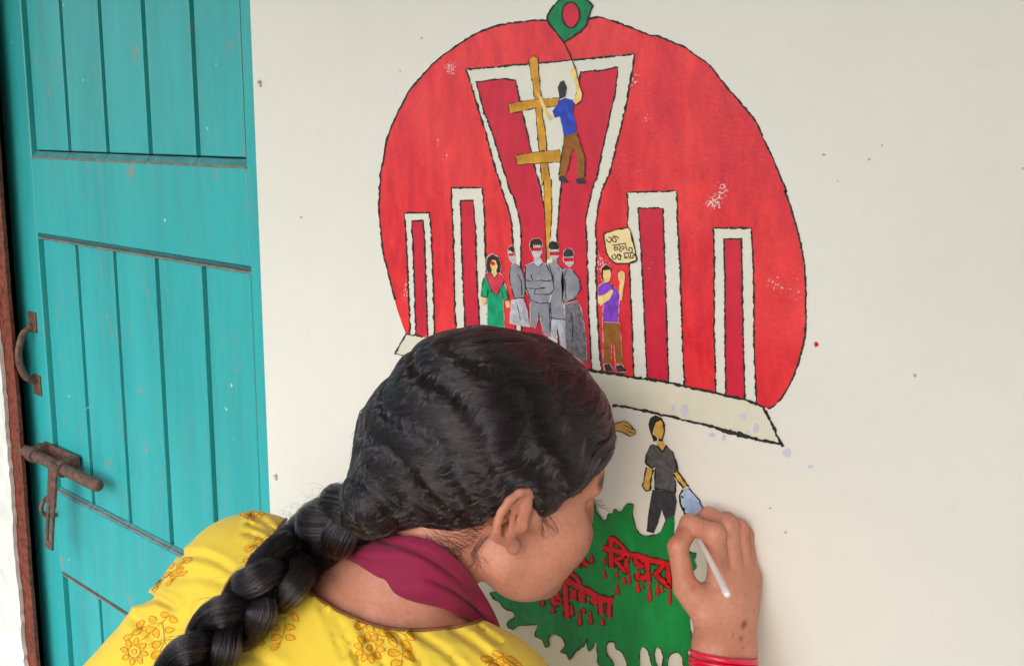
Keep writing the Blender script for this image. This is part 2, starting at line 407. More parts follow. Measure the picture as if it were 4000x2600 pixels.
disc = T('C', [(300, 1335), (240, 1170), (205, 1040), (160, 860), (105, 640), (80, 420), (65, 200), (80, 0)]) + \
    T('A', [(165, 1320), (190, 1200), (210, 1070), (245, 970), (300, 850), (345, 760), (380, 690), (440, 620), (520, 530), (600, 450), (690, 385), (780, 320), (860, 270), (950, 230), (1050, 195), (1200, 170), (1330, 155), (1420, 155), (1600, 150), (1750, 140), (1820, 130), (1900, 155), (2000, 185)]) + \
    T('B', [(60, 190), (130, 210), (260, 265), (330, 275), (450, 325), (540, 360), (600, 410), (690, 470), (740, 520), (800, 600), (910, 730), (1020, 855), (1080, 940), (1130, 1060), (1190, 1180), (1240, 1310), (1300, 1450)]) + \
    T('R', [(1260, 70), (1295, 160), (1330, 280), (1360, 400), (1380, 520), (1388, 640), (1388, 800), (1385, 930), (1360, 1050), (1330, 1150), (1300, 1220), (1250, 1310), (1200, 1365), (1160, 1385), (1130, 1375), (1090, 1355), (1020, 1330), (840, 1290), (560, 1225), (340, 1195), (130, 1160)])
dd = spline(disc[:-7], 3)
fill('red_disc', list(dd) + disc[-7:], M_RED, 1, amp=.6)
strokes('disc_outline', [(list(dd[6:]), 4.2)], M_BLACK, 3, amp=.7, wj=.4)
slab = T('C', [(300, 1335), (205, 1505)]) + [(1000, 843), (1200, 893), (1380, 928)] + T('I', [(220, 75), (420, 105), (640, 155), (850, 205), (1100, 265), (1330, 330), (1560, 385), (1670, 412), (1640, 370), (1600, 270), (1530, 130), (1510, 90)]) + T('R', [(1020, 1330), (840, 1290), (560, 1225), (340, 1195), (130, 1160)])
fill('plinth_slab', slab, M_SLAB, 2, amp=.4)
for L_ in [(T('C', [(440, 1360), (300, 1335), (205, 1505), (275, 1520)]), 3.6),
    (T('I', [(200, 72), (330, 85), (420, 105), (520, 125), (640, 155), (740, 175), (850, 205), (1000, 240), (1100, 265)]), 6), (T('I', [(1090, 264), (1200, 300), (1330, 330), (1450, 365)]), 10.5), (T('I', [(1440, 364), (1560, 385), (1660, 405)]), 6),
    (T('I', [(1510, 90), (1530, 130), (1600, 270), (1640, 370), (1677, 428)]), 6.5),
    (T('R', [(60, 1150), (130, 1160), (340, 1195), (560, 1225)]), 6), (T('R', [(560, 1228), (840, 1290), (1020, 1330), (1140, 1378)]), 5.5)]: strokes('plinth_outline', [L_], M_BLACK, 6, amp=.7, wj=.4)

def column(outer, inner, name='painted_column'):
    c = fill(name, outer[0] + outer[1][::-1], M_CREAM, 2, amp=.35)
    for k, (l, r) in enumerate(inner):
        fill('red_recess', l + r[::-1], M_CRIM, 3, c, amp=.35)
        strokes('recess_outline', [(l[::-1] + r, 3.6)], M_BLACK, 5, c, amp=.6, wj=.45)
    strokes('column_outline', [(outer[0][::-1] + outer[1], 3.8)], M_BLACK, 5, c, amp=.7, wj=.45)
    return c
column((T('C', [(288, 290), (300, 480), (315, 800), (335, 1340)]), T('C', [(500, 290), (515, 420), (530, 800), (548, 1355)])),
       [(T('C', [(347, 360), (360, 560), (375, 950), (385, 1345)]), T('C', [(447, 358), (462, 560), (475, 950), (487, 1352)]))])
column((T('C', [(690, 75), (705, 400), (715, 800), (725, 1190), (735, 1400)]), T('C', [(960, 75), (975, 300), (985, 600), (1000, 900), (1010, 1450)])),
       [(T('C', [(770, 185), (780, 600), (795, 950), (808, 1200), (815, 1420)]), T('C', [(880, 185), (900, 430), (910, 800), (930, 1190), (938, 1440)]))])
lo = T('A', [(815, 525), (880, 740), (960, 1000), (1030, 1260), (1090, 1450)]) + T('C', [(1130, 100), (1190, 280), (1210, 370), (1225, 560), (1240, 740), (1250, 1500)])
li = T('A', [(890, 620), (940, 820), (1010, 1000), (1080, 1230), (1140, 1430)]) + T('C', [(1240, 180), (1280, 340), (1295, 480), (1290, 740), (1300, 1520)])
ms_l = T('A', [(1080, 597), (1185, 605), (1215, 740), (1250, 900), (1300, 1120), (1330, 1260), (1390, 1460)]) + T('C', [(1460, 100), (1490, 230), (1505, 330), (1510, 500), (1520, 1570)])
ms_r = T('A', [(1680, 545), (1620, 850), (1545, 1120), (1530, 1400)]) + T('C', [(1640, 60), (1620, 250), (1605, 480), (1615, 1600)])
ri = T('A', [(1820, 535), (1960, 510), (1940, 700), (1890, 920), (1850, 1100), (1800, 1350)]) + T('C', [(1925, 30), (1870, 250), (1850, 380), (1865, 600), (1870, 900), (1880, 1200), (1905, 1660)])
ro = T('A', [(1500, 467), (1870, 430), (2085, 410), (2060, 580), (2010, 850), (1960, 1050), (1900, 1300)]) + T('C', [(1989, 100), (1950, 290), (1935, 400), (1945, 600), (1940, 800), (1950, 1100), (1965, 1400), (1990, 1680)])
column((lo, ro), [(li, ms_l), (ms_r, ri)])
column((T('R', [(305, 80), (315, 170), (310, 290), (320, 500), (335, 800), (345, 1100), (350, 1197)]), T('R', [(608, 70), (615, 300), (630, 560), (640, 900), (655, 1250)])),
       [(T('R', [(375, 175), (390, 380), (405, 640), (415, 900), (430, 1210)]), T('R', [(525, 175), (530, 330), (540, 600), (550, 950), (560, 1225)]))])
column((T('R', [(830, 295), (835, 500), (835, 900), (845, 1290)]), T('R', [(1060, 295), (1068, 450), (1075, 700), (1075, 970), (1090, 1350)])),
       [(T('R', [(893, 360), (900, 600), (900, 900), (905, 1305)]), T('R', [(1000, 360), (1005, 700), (1010, 950), (1020, 1330)]))])

# pole with two rungs
lad = fill('painted_pole', T('A', [(1295, 500), (1290, 450), (1320, 425), (1355, 440), (1360, 560), (1375, 700), (1385, 850), (1410, 1000), (1420, 1150), (1440, 1350)]) + T('C', [(1550, 0), (1555, 250), (1545, 500), (1540, 690), (1520, 690), (1510, 500), (1500, 250), (1490, 0)]) + T('A', [(1390, 1400), (1370, 1150), (1350, 950), (1340, 800), (1320, 640)]), M_ORANGE, 7)
strokes('pole_outline', [T('A', [(1390, 1400), (1370, 1150), (1350, 950), (1340, 800), (1320, 640), (1295, 500), (1290, 450), (1320, 425), (1355, 440), (1360, 560), (1375, 700), (1385, 850), (1410, 1000), (1420, 1150), (1440, 1350)]), T('C', [(1490, 0), (1500, 250), (1510, 500), (1520, 690)]), T('C', [(1550, 0), (1555, 250), (1545, 500)])], M_BLACK, 6.5, lad, 3.6, wj=.4)
for q in (T('A', [(1130, 790), (1320, 755), (1520, 740), (1500, 800), (1330, 815), (1145, 855)]), T('A', [(1185, 1175), (1360, 1150), (1520, 1135), (1530, 1220), (1320, 1235), (1205, 1242)])):
    fill('rung', q, M_ORANGE, 8, lad); strokes('rung_outline', [(q[2:] + q[:3], 3.2)], M_BLACK, 7.8, lad, wj=.4)
# flag
flq = T('A', [(1425, 130), (1450, 80), (1500, 20), (1560, -35), (1650, -40), (1720, 0), (1770, 45), (1740, 130), (1720, 190), (1680, 240), (1600, 290), (1555, 320), (1530, 290), (1480, 230), (1440, 180)])
fl = fill('painted_flag', flq, M_FLAG, 5); strokes('flag_outline', [(flq + flq[:1], 4.6)], M_BLACK, 6.2, fl)
el = [(1605 + 66 * math.cos(t), 115 + 96 * math.sin(t)) for t in np.linspace(0, 2 * math.pi, 26)[:-1]]
fill('flag_disc', T('A', el), M_CRIM, 6.4, fl, .3); strokes('flag_disc_outline', [(T('A', el + el[:1]), 4.2)], M_BLACK, 7.2, fl)
strokes('flag_staff', [(T('A', [(1535, 295), (1590, 400), (1620, 470), (1640, 525)]), 2.8)], M_BLACK, 9, fl)

def figure(name, k, parts, lines=(), halo=True, label=None, lw=1.8, base=9.):
    """painted person: parts = [(name, polygon, material)]"""
    root = None
    for i, (nm, poly, m) in enumerate(parts):
        q = T(k, poly)
        if root is None:
            root = fill(name, q, m, base, amp=.25, step=5); root.name = name
            if halo:
                strokes('bare_edge', [(T(k, pp) + T(k, pp)[:1], 2.2) for _, pp, _ in parts], M_HALO, base - 1.2, root, amp=.5, wj=.6)
        else: fill(nm, q, m, base + .5 * i, root, amp=.25, step=5)
    if lines: strokes('drawn_lines', [(T(k, L), lw) for L in lines], M_BLACK, base + .5 * len(parts) + 1, root, amp=.35, wj=.5)
    if label: root['label'] = label
    return root
figure('painted_climber', 'A', [
    ('shirt', [(1520, 760), (1560, 740), (1620, 755), (1630, 800), (1620, 840), (1640, 920), (1650, 990), (1600, 1025), (1550, 1030), (1540, 960), (1520, 880), (1480, 890), (1465, 840)], M_BLUE),
    ('hair', [(1505, 660), (1525, 620), (1550, 607), (1575, 660), (1562, 730), (1520, 748)], M_DENIM),
    ('raised_arm', [(1600, 520), (1630, 510), (1650, 560), (1665, 640), (1690, 710), (1680, 760), (1640, 790), (1620, 760), (1650, 710), (1640, 640), (1605, 560)], M_SKINP),
    ('arm', [(1345, 700), (1385, 735), (1430, 850), (1470, 890), (1440, 912), (1410, 860), (1370, 770)], M_SKINP),
    ('trousers', [(1550, 1030), (1650, 1000), (1680, 1080), (1710, 1200), (1705, 1340), (1650, 1345), (1655, 1200), (1625, 1120), (1600, 1170), (1580, 1280), (1560, 1330), (1510, 1330), (1530, 1200), (1545, 1100)], M_BROWN),
    ('shoe', [(1510, 1335), (1545, 1325), (1590, 1375), (1560, 1382), (1515, 1365)], M_DENIM),
    ('shoe', [(1640, 1350), (1700, 1345), (1725, 1385), (1650, 1388)], M_DENIM)],
    [[(1640, 520), (1668, 640), (1693, 710), (1680, 765), (1640, 795)], [(1605, 1180), (1580, 1290)], [(1650, 1010), (1712, 1200), (1708, 1330)], [(1545, 1100), (1530, 1200), (1512, 1320)]], False, 'painted man in blue shirt and brown trousers reaching for the flag')
figure('painted_woman', 'E', [
    ('dress', [(100, 610), (130, 580), (180, 730), (235, 780), (300, 640), (330, 720), (350, 830), (310, 830), (285, 740), (295, 850), (305, 990), (310, 1250), (135, 1250), (140, 990), (140, 860), (130, 800), (75, 790), (85, 690)], M_TEALP),
    ('hair', [(125, 480), (140, 400), (190, 365), (250, 400), (275, 470), (270, 550), (215, 560), (140, 548)], M_BLACK),
    ('face', [(165, 470), (185, 425), (222, 430), (242, 490), (228, 540), (240, 560), (208, 612), (172, 560), (185, 530)], M_SKINP),
    ('red_mark', [(166, 450), (190, 438), (215, 450), (216, 478), (190, 482), (170, 472)], M_LETTER),
    ('scarf', [(115, 560), (165, 545), (210, 612), (245, 555), (290, 580), (310, 630), (235, 780), (180, 730), (135, 620)], M_SCARFP),
    ('hand', [(80, 800), (125, 810), (120, 850), (90, 885), (75, 850)], M_SKINP),
    ('hand', [(325, 830), (355, 840), (365, 900), (335, 905), (325, 870)], M_SKINP)],
    [[(165, 548), (210, 614), (245, 558)], [(115, 575), (180, 735), (235, 785), (308, 640)], [(100, 610), (85, 690), (75, 790), (130, 802)], [(330, 720), (352, 830), (312, 835)], [(135, 800), (145, 720)], [(285, 740), (300, 830)]], True, 'painted woman in green dress with red scarf')
figure('painted_bystander', 'E', [
    ('shirt', [(370, 490), (410, 460), (460, 490), (500, 560), (520, 700), (510, 800), (410, 815), (385, 720), (360, 600)], M_GREYP),
    ('face', [(345, 330), (375, 320), (405, 340), (420, 440), (400, 460), (375, 430), (355, 400)], M_LGREY),
    ('hair', [(343, 330), (365, 290), (395, 285), (412, 320), (400, 360), (370, 330)], M_BLACK),
    ('red_mark', [(350, 362), (405, 360), (405, 386), (355, 386)], M_LETTER),
    ('trousers', [(385, 830), (500, 820), (545, 960), (560, 1100), (365, 1060)], M_LGREY)],
    [[(410, 465), (460, 490), (500, 560), (520, 700), (510, 805), (410, 815)], [(370, 490), (360, 600), (385, 720), (410, 815)], [(440, 570), (480, 640), (485, 780)], [(430, 850), (460, 960), (470, 1040)], [(510, 820), (560, 960)]], True, 'painted grey narrow figure behind the group')
figure('painted_bystander', 'E', [
    ('legs', [(780, 1000), (915, 1020), (920, 1330), (880, 1300), (850, 1080), (820, 1220), (780, 1160)], M_LGREY),
    ('shirt', [(730, 470), (800, 450), (830, 490), (860, 480), (900, 520), (915, 700), (890, 830), (920, 1020), (780, 1010), (770, 850), (800, 700), (780, 600)], M_GREYP),
    ('neck', [(795, 400), (835, 400), (840, 470), (815, 490), (795, 460)], M_GREYP),
    ('face', [(765, 310), (855, 310), (852, 390), (825, 430), (785, 405)], M_LGREY),
    ('hair', [(752, 300), (760, 258), (790, 235), (850, 250), (868, 300), (850, 320), (775, 320)], M_BLACK),
    ('red_mark', [(762, 345), (856, 340), (856, 378), (766, 382)], M_LETTER)],
    [[(730, 470), (790, 590), (810, 700)], [(860, 480), (900, 520)], [(780, 1012), (920, 1025)], [(895, 540), (910, 700), (888, 840)], [(770, 850), (780, 1010), (770, 1130)], [(850, 500), (860, 540)]], True, 'painted grey figure with red eye band in front of the pole')
figure('painted_bystander', 'E', [
    ('skirt', [(920, 870), (1050, 840), (1090, 950), (1130, 1200), (1140, 1480), (1080, 1440), (930, 1330)], M_DGREY),
    ('shirt', [(890, 540), (940, 515), (1000, 530), (1060, 620), (1075, 720), (1020, 810), (920, 860), (890, 800), (880, 640)], M_GREYP),
    ('face', [(915, 390), (1002, 385), (1005, 460), (970, 500), (930, 470)], M_LGREY),
    ('hair', [(905, 390), (912, 340), (945, 308), (990, 320), (1012, 370), (1000, 390), (920, 395)], M_DENIM),
    ('red_mark', [(903, 405), (1006, 402), (1006, 440), (908, 442)], M_LETTER)],
    [[(940, 515), (900, 600), (920, 640), (930, 830)], [(1000, 530), (1062, 620), (1076, 720), (1020, 812), (920, 862), (890, 800)], [(980, 960), (1000, 1100), (990, 1250)], [(1050, 960), (1080, 1100)]], True, 'painted grey figure in long scratched skirt')
figure('painted_bystander', 'E', [
    ('shirt', [(520, 480), (600, 455), (650, 500), (700, 455), (760, 480), (800, 600), (812, 720), (770, 772), (760, 862), (570, 830), (550, 770), (520, 700), (518, 560)], M_GREYP),
    ('trousers', [(570, 832), (760, 862), (772, 1200), (700, 1160), (660, 950), (625, 1110), (575, 1090)], M_GREYP),
    ('neck', [(612, 410), (668, 405), (692, 458), (650, 500), (602, 458)], M_LGREY),
    ('face', [(592, 290), (682, 285), (686, 350), (662, 412), (620, 416), (595, 360)], M_LGREY),
    ('hair', [(565, 290), (570, 245), (595, 215), (660, 208), (692, 245), (688, 310), (675, 275), (600, 270), (597, 350), (575, 320)], M_BLACK),
    ('red_mark', [(588, 303), (682, 300), (680, 334), (590, 336)], M_LETTER)],
    [[(520, 480), (518, 560), (525, 700), (550, 770), (570, 830)], [(600, 456), (650, 502), (700, 456)], [(760, 480), (800, 600), (812, 720), (770, 772), (610, 770), (620, 720), (720, 705)], [(530, 630), (600, 645), (680, 630), (730, 640), (790, 630)], [(535, 710), (610, 716), (720, 706)], [(570, 832), (660, 862), (755, 858)], [(580, 570), (585, 610), (600, 630)], [(660, 950), (650, 1060)], [(760, 862), (772, 1150)]], True, 'painted grey man with folded arms and red eye band')
figure('painted_speaker', 'E', [
    ('shirt', [(1255, 700), (1310, 655), (1370, 660), (1410, 700), (1460, 740), (1470, 800), (1460, 900), (1455, 1055), (1300, 1045), (1310, 900), (1300, 840), (1260, 780)], M_PURPLE),
    ('hair', [(1285, 610), (1288, 510), (1330, 470), (1382, 500), (1392, 560), (1375, 540), (1310, 540), (1310, 640)], M_BLACK),
    ('face', [(1305, 530), (1375, 522), (1382, 580), (1365, 630), (1340, 655), (1305, 610)], M_SKINP),
    ('arm', [(1255, 790), (1310, 780), (1390, 720), (1410, 740), (1370, 820), (1280, 885), (1260, 850)], M_SKINP),
    ('raised_arm', [(1460, 560), (1490, 535), (1520, 570), (1515, 650), (1500, 740), (1490, 830), (1465, 825), (1470, 740), (1475, 650), (1460, 600)], M_SKINP),
    ('trousers', [(1300, 1050), (1470, 1060), (1480, 1200), (1500, 1460), (1430, 1470), (1415, 1270), (1385, 1260), (1380, 1470), (1305, 1470), (1310, 1250)], M_BROWN),
    ('shoe', [(1310, 1480), (1370, 1470), (1408, 1545), (1330, 1545)], M_DENIM),
    ('shoe', [(1430, 1490), (1490, 1480), (1548, 1548), (1440, 1548)], M_DENIM)],
    [[(1340, 655), (1372, 660)], [(1375, 670), (1410, 700)]], True, 'painted man in purple shirt raising one fist')
plq = T('J', [(360, 420), (400, 370), (520, 340), (700, 280), (870, 250), (960, 240), (1010, 330), (1060, 560), (1110, 760), (1140, 920), (1160, 1010), (1140, 1050), (1050, 1080), (900, 1110), (700, 1115), (630, 1090), (500, 980), (420, 830), (390, 620), (370, 520)])
pla = fill('painted_placard', plq, M_PLAC, 10, amp=.3); strokes('placard_outline', [(plq + plq[:1], 3.4)], M_BLACK, 11, pla, wj=.45)
tx = [[(470, 470), (520, 480), (545, 520), (530, 580), (480, 590), (440, 550), (430, 510)], [(570, 450), (640, 450)], [(600, 470), (560, 540), (640, 590), (660, 530), (610, 470)], [(640, 450), (700, 470), (720, 520)],
      [(570, 665), (700, 650), (890, 620)], [(630, 680), (620, 780), (690, 770), (690, 720), (640, 720)], [(720, 680), (780, 720), (730, 780), (800, 820)], [(790, 690), (860, 720), (800, 780)], [(880, 640), (900, 720), (930, 800)], [(950, 780), (990, 800)], [(960, 760), (990, 725), (1040, 740), (1050, 790), (1040, 840), (1070, 860)],
      [(600, 880), (650, 920), (650, 990), (590, 1000), (560, 940), (580, 900)], [(700, 880), (690, 960), (750, 1020), (770, 950), (720, 900)], [(720, 870), (790, 930)],
      [(840, 870), (940, 850), (1060, 850)], [(860, 890), (880, 980), (930, 960), (880, 930)], [(950, 870), (980, 1000)], [(1010, 870), (1010, 960), (1070, 970), (1060, 900)], [(1090, 860), (1110, 930)]]
strokes('placard_lettering', [(list(spline(T('J', L), 5)), 2.3) for L in tx], M_BLACK, 12, pla, amp=.08, wj=.25, step=2)

figure('painted_walker', 'I', [
    ('shirt', [(560, 405), (590, 420), (635, 470), (670, 415), (720, 470), (750, 560), (765, 630), (730, 650), (745, 720), (745, 825), (640, 800), (570, 790), (575, 600), (540, 610), (490, 570), (500, 480), (530, 415)], M_CHAR),
    ('hair', [(515, 230), (530, 180), (575, 155), (630, 180), (660, 240), (655, 300), (620, 200), (580, 220), (560, 270), (550, 320), (590, 350), (590, 375), (560, 385), (540, 330), (520, 270)], M_BLACK),
    ('face', [(560, 270), (585, 215), (620, 200), (648, 250), (648, 330), (630, 372), (600, 365), (560, 320)], M_OCHRE),
    ('neck', [(590, 380), (640, 375), (660, 420), (635, 470), (590, 420)], M_OCHRE),
    ('arm', [(495, 605), (555, 620), (530, 740), (530, 800), (490, 810), (465, 770), (480, 690)], M_OCHRE),
    ('arm', [(725, 650), (765, 640), (820, 720), (860, 770), (815, 782), (760, 710)], M_OCHRE),
    ('trousers', [(550, 800), (640, 810), (745, 830), (760, 900), (740, 1020), (660, 1060), (630, 970), (600, 1080), (560, 1175), (500, 1160), (510, 1030), (530, 900)], M_DENIM)],
    [[(640, 240), (652, 300), (632, 372), (602, 368)], [(590, 420), (635, 472), (672, 415)], [(490, 570), (542, 612), (575, 600), (568, 790)], [(500, 480), (490, 570)], [(495, 605), (480, 690), (465, 770), (492, 812), (532, 800), (532, 740), (555, 625)], [(720, 470), (752, 560), (766, 632), (730, 652)], [(765, 640), (822, 720), (865, 775)], [(728, 660), (760, 712), (818, 785)], [(570, 792), (640, 802), (745, 828), (748, 720)]], False, 'painted long haired man in charcoal shirt below the plinth', 3.6)
bag = fill('painted_bag', T('I', [(810, 790), (860, 785), (900, 830), (950, 880), (985, 960), (940, 1010), (870, 1030), (820, 1000), (790, 920), (780, 860), (820, 830)]), M_BAGP, 12)
strokes('bag_outline', [(T('I', [(862, 785), (920, 850), (955, 885), (985, 965)]), 2.6), (T('I', [(810, 800), (785, 850), (790, 920), (830, 1010), (870, 1035)]), 5.0), (T('I', [(800, 850), (815, 870)]), 5), (T('I', [(800, 950), (830, 975)]), 5)], M_BLACK, 13, bag)
hn = fill('painted_hand', T('I', [(150, 240), (230, 230), (300, 210), (335, 220), (390, 280), (398, 320), (350, 337), (290, 300), (235, 280), (150, 275)]), M_OCHRE, 9)
strokes('hand_outline', [(T('I', [(150, 240), (230, 228), (300, 208), (335, 220), (392, 280), (400, 322), (350, 339), (290, 302), (150, 277)]), 2.4), (T('I', [(300, 240), (350, 262), (380, 285)]), 2), (T('I', [(330, 275), (345, 300), (385, 310)]), 2)], M_BLACK, 10, hn)

# green splash with dripping letters
gq = T('G', [(850, 300), (870, 200), (880, 130), (905, 115), (935, 150), (945, 210), (990, 270), (1035, 290), (1050, 230), (1085, 235), (1110, 190), (1140, 220), (1165, 215), (1200, 160), (1240, 145), (1270, 170), (1260, 230), (1275, 310), (1300, 370), (1330, 410), (1400, 425), (1470, 410), (1500, 390), (1540, 320), (1565, 250), (1600, 240), (1620, 290), (1615, 380), (1640, 500), (1720, 560), (1810, 575), (1790, 620), (1815, 690), (1790, 725), (1750, 800), (1760, 1000), (1760, 1240), (1790, 1330), (1780, 1400), (1740, 1410), (1745, 1500), (1790, 1640), (1730, 1640), (1690, 1480), (1640, 1425), (1570, 1470), (1560, 1640), (1500, 1640), (1530, 1470), (1480, 1380), (1450, 1460), (1500, 1640), (1450, 1640), (1400, 1420), (1340, 1385), (1320, 1480), (1330, 1640), (1250, 1640), (1200, 1480), (1150, 1410), (1120, 1400), (1100, 1340), (1040, 1350), (1040, 1450), (1090, 1510), (1090, 1545), (970, 1540), (960, 1470), (950, 1340), (900, 1410), (875, 1400), (865, 1310), (840, 1370), (770, 1420), (720, 1490), (690, 1440), (640, 1420), (680, 1370), (660, 1310), (580, 1270), (530, 1310), (545, 1370), (510, 1380), (480, 1320), (420, 1290), (430, 1230), (440, 1190), (370, 1190), (270, 1200), (230, 1230), (180, 1200), (190, 1160), (240, 1130), (230, 1080), (160, 1050), (110, 1000), (60, 960), (30, 910), (200, 850), (600, 500)])
gs = fill('green_splash', list(spline(gq, 3, True)), M_GREEN, 10.5, amp=.5)
strokes('splash_outline', [(list(spline(gq[1:32], 3)), 2.6), (list(spline(gq[36:-2], 3)), 2.6)], M_GEDGE, 11.5, gs, amp=.7, wj=.7)
def drip(a, k, x, y0, y1, w, layer):
    x0, yy, s = CROP[k]; h = y1 - y0
    q = [(x - .25 * w, y0), (x + .2 * w, y0), (x + .35 * w, y0 + .5 * h), (x + .55 * w, y0 + .82 * h), (x + .3 * w, y1), (x - .3 * w, y1), (x - .55 * w, y0 + .82 * h), (x - .35 * w, y0 + .5 * h)]
    v = on_wall(T(k, q), -LAY * layer); a.add(v, [tuple(range(8))])
W1 = [([(340, 380), (330, 560), (345, 840)], 62), ([(300, 395), (370, 395), (470, 480), (575, 600)], 46), ([(210, 530), (330, 560), (480, 600), (620, 640), (760, 660), (880, 710), (1020, 740), (1210, 790)], 66),
      ([(570, 650), (410, 720), (480, 820), (565, 890), (570, 660)], 54), ([(690, 680), (720, 770), (840, 790), (800, 690)], 55), ([(890, 720), (885, 900), (905, 1060)], 58), ([(720, 830), (840, 810)], 40), ([(725, 900), (745, 1000), (860, 970), (880, 960)], 66), ([(1140, 780), (1010, 940), (1120, 1040), (1215, 1115), (1190, 800)], 58)]
W0 = [([(660, 280), (700, 275), (790, 300)], 34), ([(700, 290), (690, 400), (655, 560)], 40), ([(680, 400), (720, 500), (770, 540)], 40), ([(700, 330), (765, 350)], 24),
      ([(450, 710), (560, 690), (650, 740), (780, 800), (850, 850), (940, 880), (1020, 885)], 50), ([(570, 595), (640, 650), (690, 720)], 34), ([(540, 690), (560, 600)], 34), ([(530, 720), (545, 900), (555, 1070)], 42), ([(425, 770), (400, 850), (430, 920), (480, 900), (430, 780)], 44), ([(620, 780), (615, 880)], 54), ([(700, 790), (705, 910)], 54), ([(790, 860), (850, 920)], 48), ([(890, 880), (900, 1030)], 42), ([(980, 900), (975, 1060)], 36)]
D1 = [(235, 650, 800, 34), (235, 860, 1000, 42), (430, 880, 990, 40), (430, 1080, 1240, 52), (530, 980, 1075, 54), (610, 850, 1090, 36), (740, 1060, 1200, 62), (810, 1090, 1150, 34), (920, 1080, 1345, 50), (1035, 1070, 1245, 50), (1105, 1110, 1200, 46), (1225, 1140, 1385, 38)]
D0 = [(800, 420, 510, 36), (305, 820, 940, 36), (410, 940, 1010, 40), (600, 920, 1040, 34), (680, 980, 1140, 34), (720, 960, 1010, 36), (790, 990, 1120, 36), (910, 1070, 1130, 34)]
for nm, k, words, drips in (('dripping_word', 'L', W1, D1), ('dripping_words', 'K', W0, D0)):
    s = CROP[k][2]
    sh = MB(); hi = MB()
    for i, (L, wd) in enumerate(words):
        q = T(k, L)
        v, f = ribbon(q, wd * s * 1.12 + 7.0, 13 + .03 * i, amp=.35, wj=.12, step=3); sh.add(v, f)
        v, f = ribbon(q, wd * s * 1.12, 14 + .03 * i, amp=.25, wj=.12, step=3); hi.add(v, f)
    for d in drips:
        drip(sh, k, d[0] + 4, d[1] - 4, d[2] + 9, d[3] + 26, 13.5); drip(hi, k, *d, 14.5)
    o = hi.build(nm, M_LETTER, MURAL); sh.build('letter_outline', M_LDARK, o)  # dark painted outline beneath the red strokes
# stray paint: lilac smears, a red drop, dark specks
def blot(name, x, y, rx, ry, m, layer, parent):
    q = [(x + rx * math.cos(t) * random.uniform(.7, 1.2), y + ry * math.sin(t) * random.uniform(.7, 1.2)) for t in np.linspace(0, 2 * math.pi, 12)[:-1]]
    v = on_wall(list(spline(q, 3, True)), -LAY * layer); return mesh_obj(name, v, [tuple(range(len(v)))], m, parent)
for x, y, rx, ry in ((1592, 952, 9, 15), (1565, 948, 4, 9), (1727, 968, 8, 9), (1757, 995, 8, 13), (1830, 1050, 11, 12), (1655, 1010, 7, 7), (1683, 1018, 5, 8), (1884, 1083, 6, 5), (1737, 1005, 5, 5)):
    blot('paint_smear', x, y, rx, ry, M_LILAC, 7, MURAL)
blot('paint_drop', 1897, 800, 5.5, 6.5, M_LETTER, 3, MURAL)
for x, y, r in ((980, 89, 3), (1915, 360, 4), (2020, 371, 4), (2127, 872, 5), (2378, 392, 4), (1826, 1236, 4), (1790, 1180, 3), (1205, 0, 2), (930, 165, 2.5), (1947, 421, 2), (2050, 338, 3), (1648, 1230, 2), (700, 505, 3)):
    blot('wall_speck', x, y, r, r * .8, M_SPECK, 2, WALL)

# ------------------------------------------------------------------ sculpting: signed distance fields meshed with surface nets
def ell(p, c, r):
    q = p - np.asarray(c, np.float32); r = np.asarray(r, np.float32)
    k0 = np.sqrt(((q / r) ** 2).sum(-1)); k1 = np.sqrt(((q / (r * r)) ** 2).sum(-1)) + 1e-9
    return k0 * (k0 - 1) / k1
def ellR(p, c, r, A):
    return ell((p - np.asarray(c, np.float32)) @ np.asarray(A, np.float32), (0, 0, 0), r)     # A: columns are the axes
def cone(p, a, b, ra, rb):
    a = np.asarray(a, np.float32); b = np.asarray(b, np.float32); ba = b - a
    h = np.clip(((p - a) @ ba) / float(ba @ ba), 0, 1)
    return np.sqrt((((p - a) - h[..., None] * ba) ** 2).sum(-1)) - (ra + (rb - ra) * h)
def smin(a, b, k):
    h = np.clip(.5 + .5 * (b - a) / k, 0, 1); return b + (a - b) * h - k * h * (1 - h)
def smax(a, b, k): return -smin(-a, -b, k)
def sdf_grid(fn, lo, hi, h):
    lo = np.asarray(lo, float); n = np.ceil((np.asarray(hi, float) - lo) / h).astype(int) + 1
    ys, zs = [(lo[i] + h * np.arange(n[i])).astype(np.float32) for i in (1, 2)]
    Fv = np.empty(n, np.float32); Yg, Zg = np.meshgrid(ys, zs, indexing='ij')
    for i0 in range(0, n[0], 8):
        i1 = min(n[0], i0 + 8)
        p = np.empty((i1 - i0, n[1], n[2], 3), np.float32)
        p[..., 0] = (lo[0] + h * np.arange(i0, i1))[:, None, None]; p[..., 1] = Yg; p[..., 2] = Zg
        Fv[i0:i1] = fn(p)
    return Fv, lo
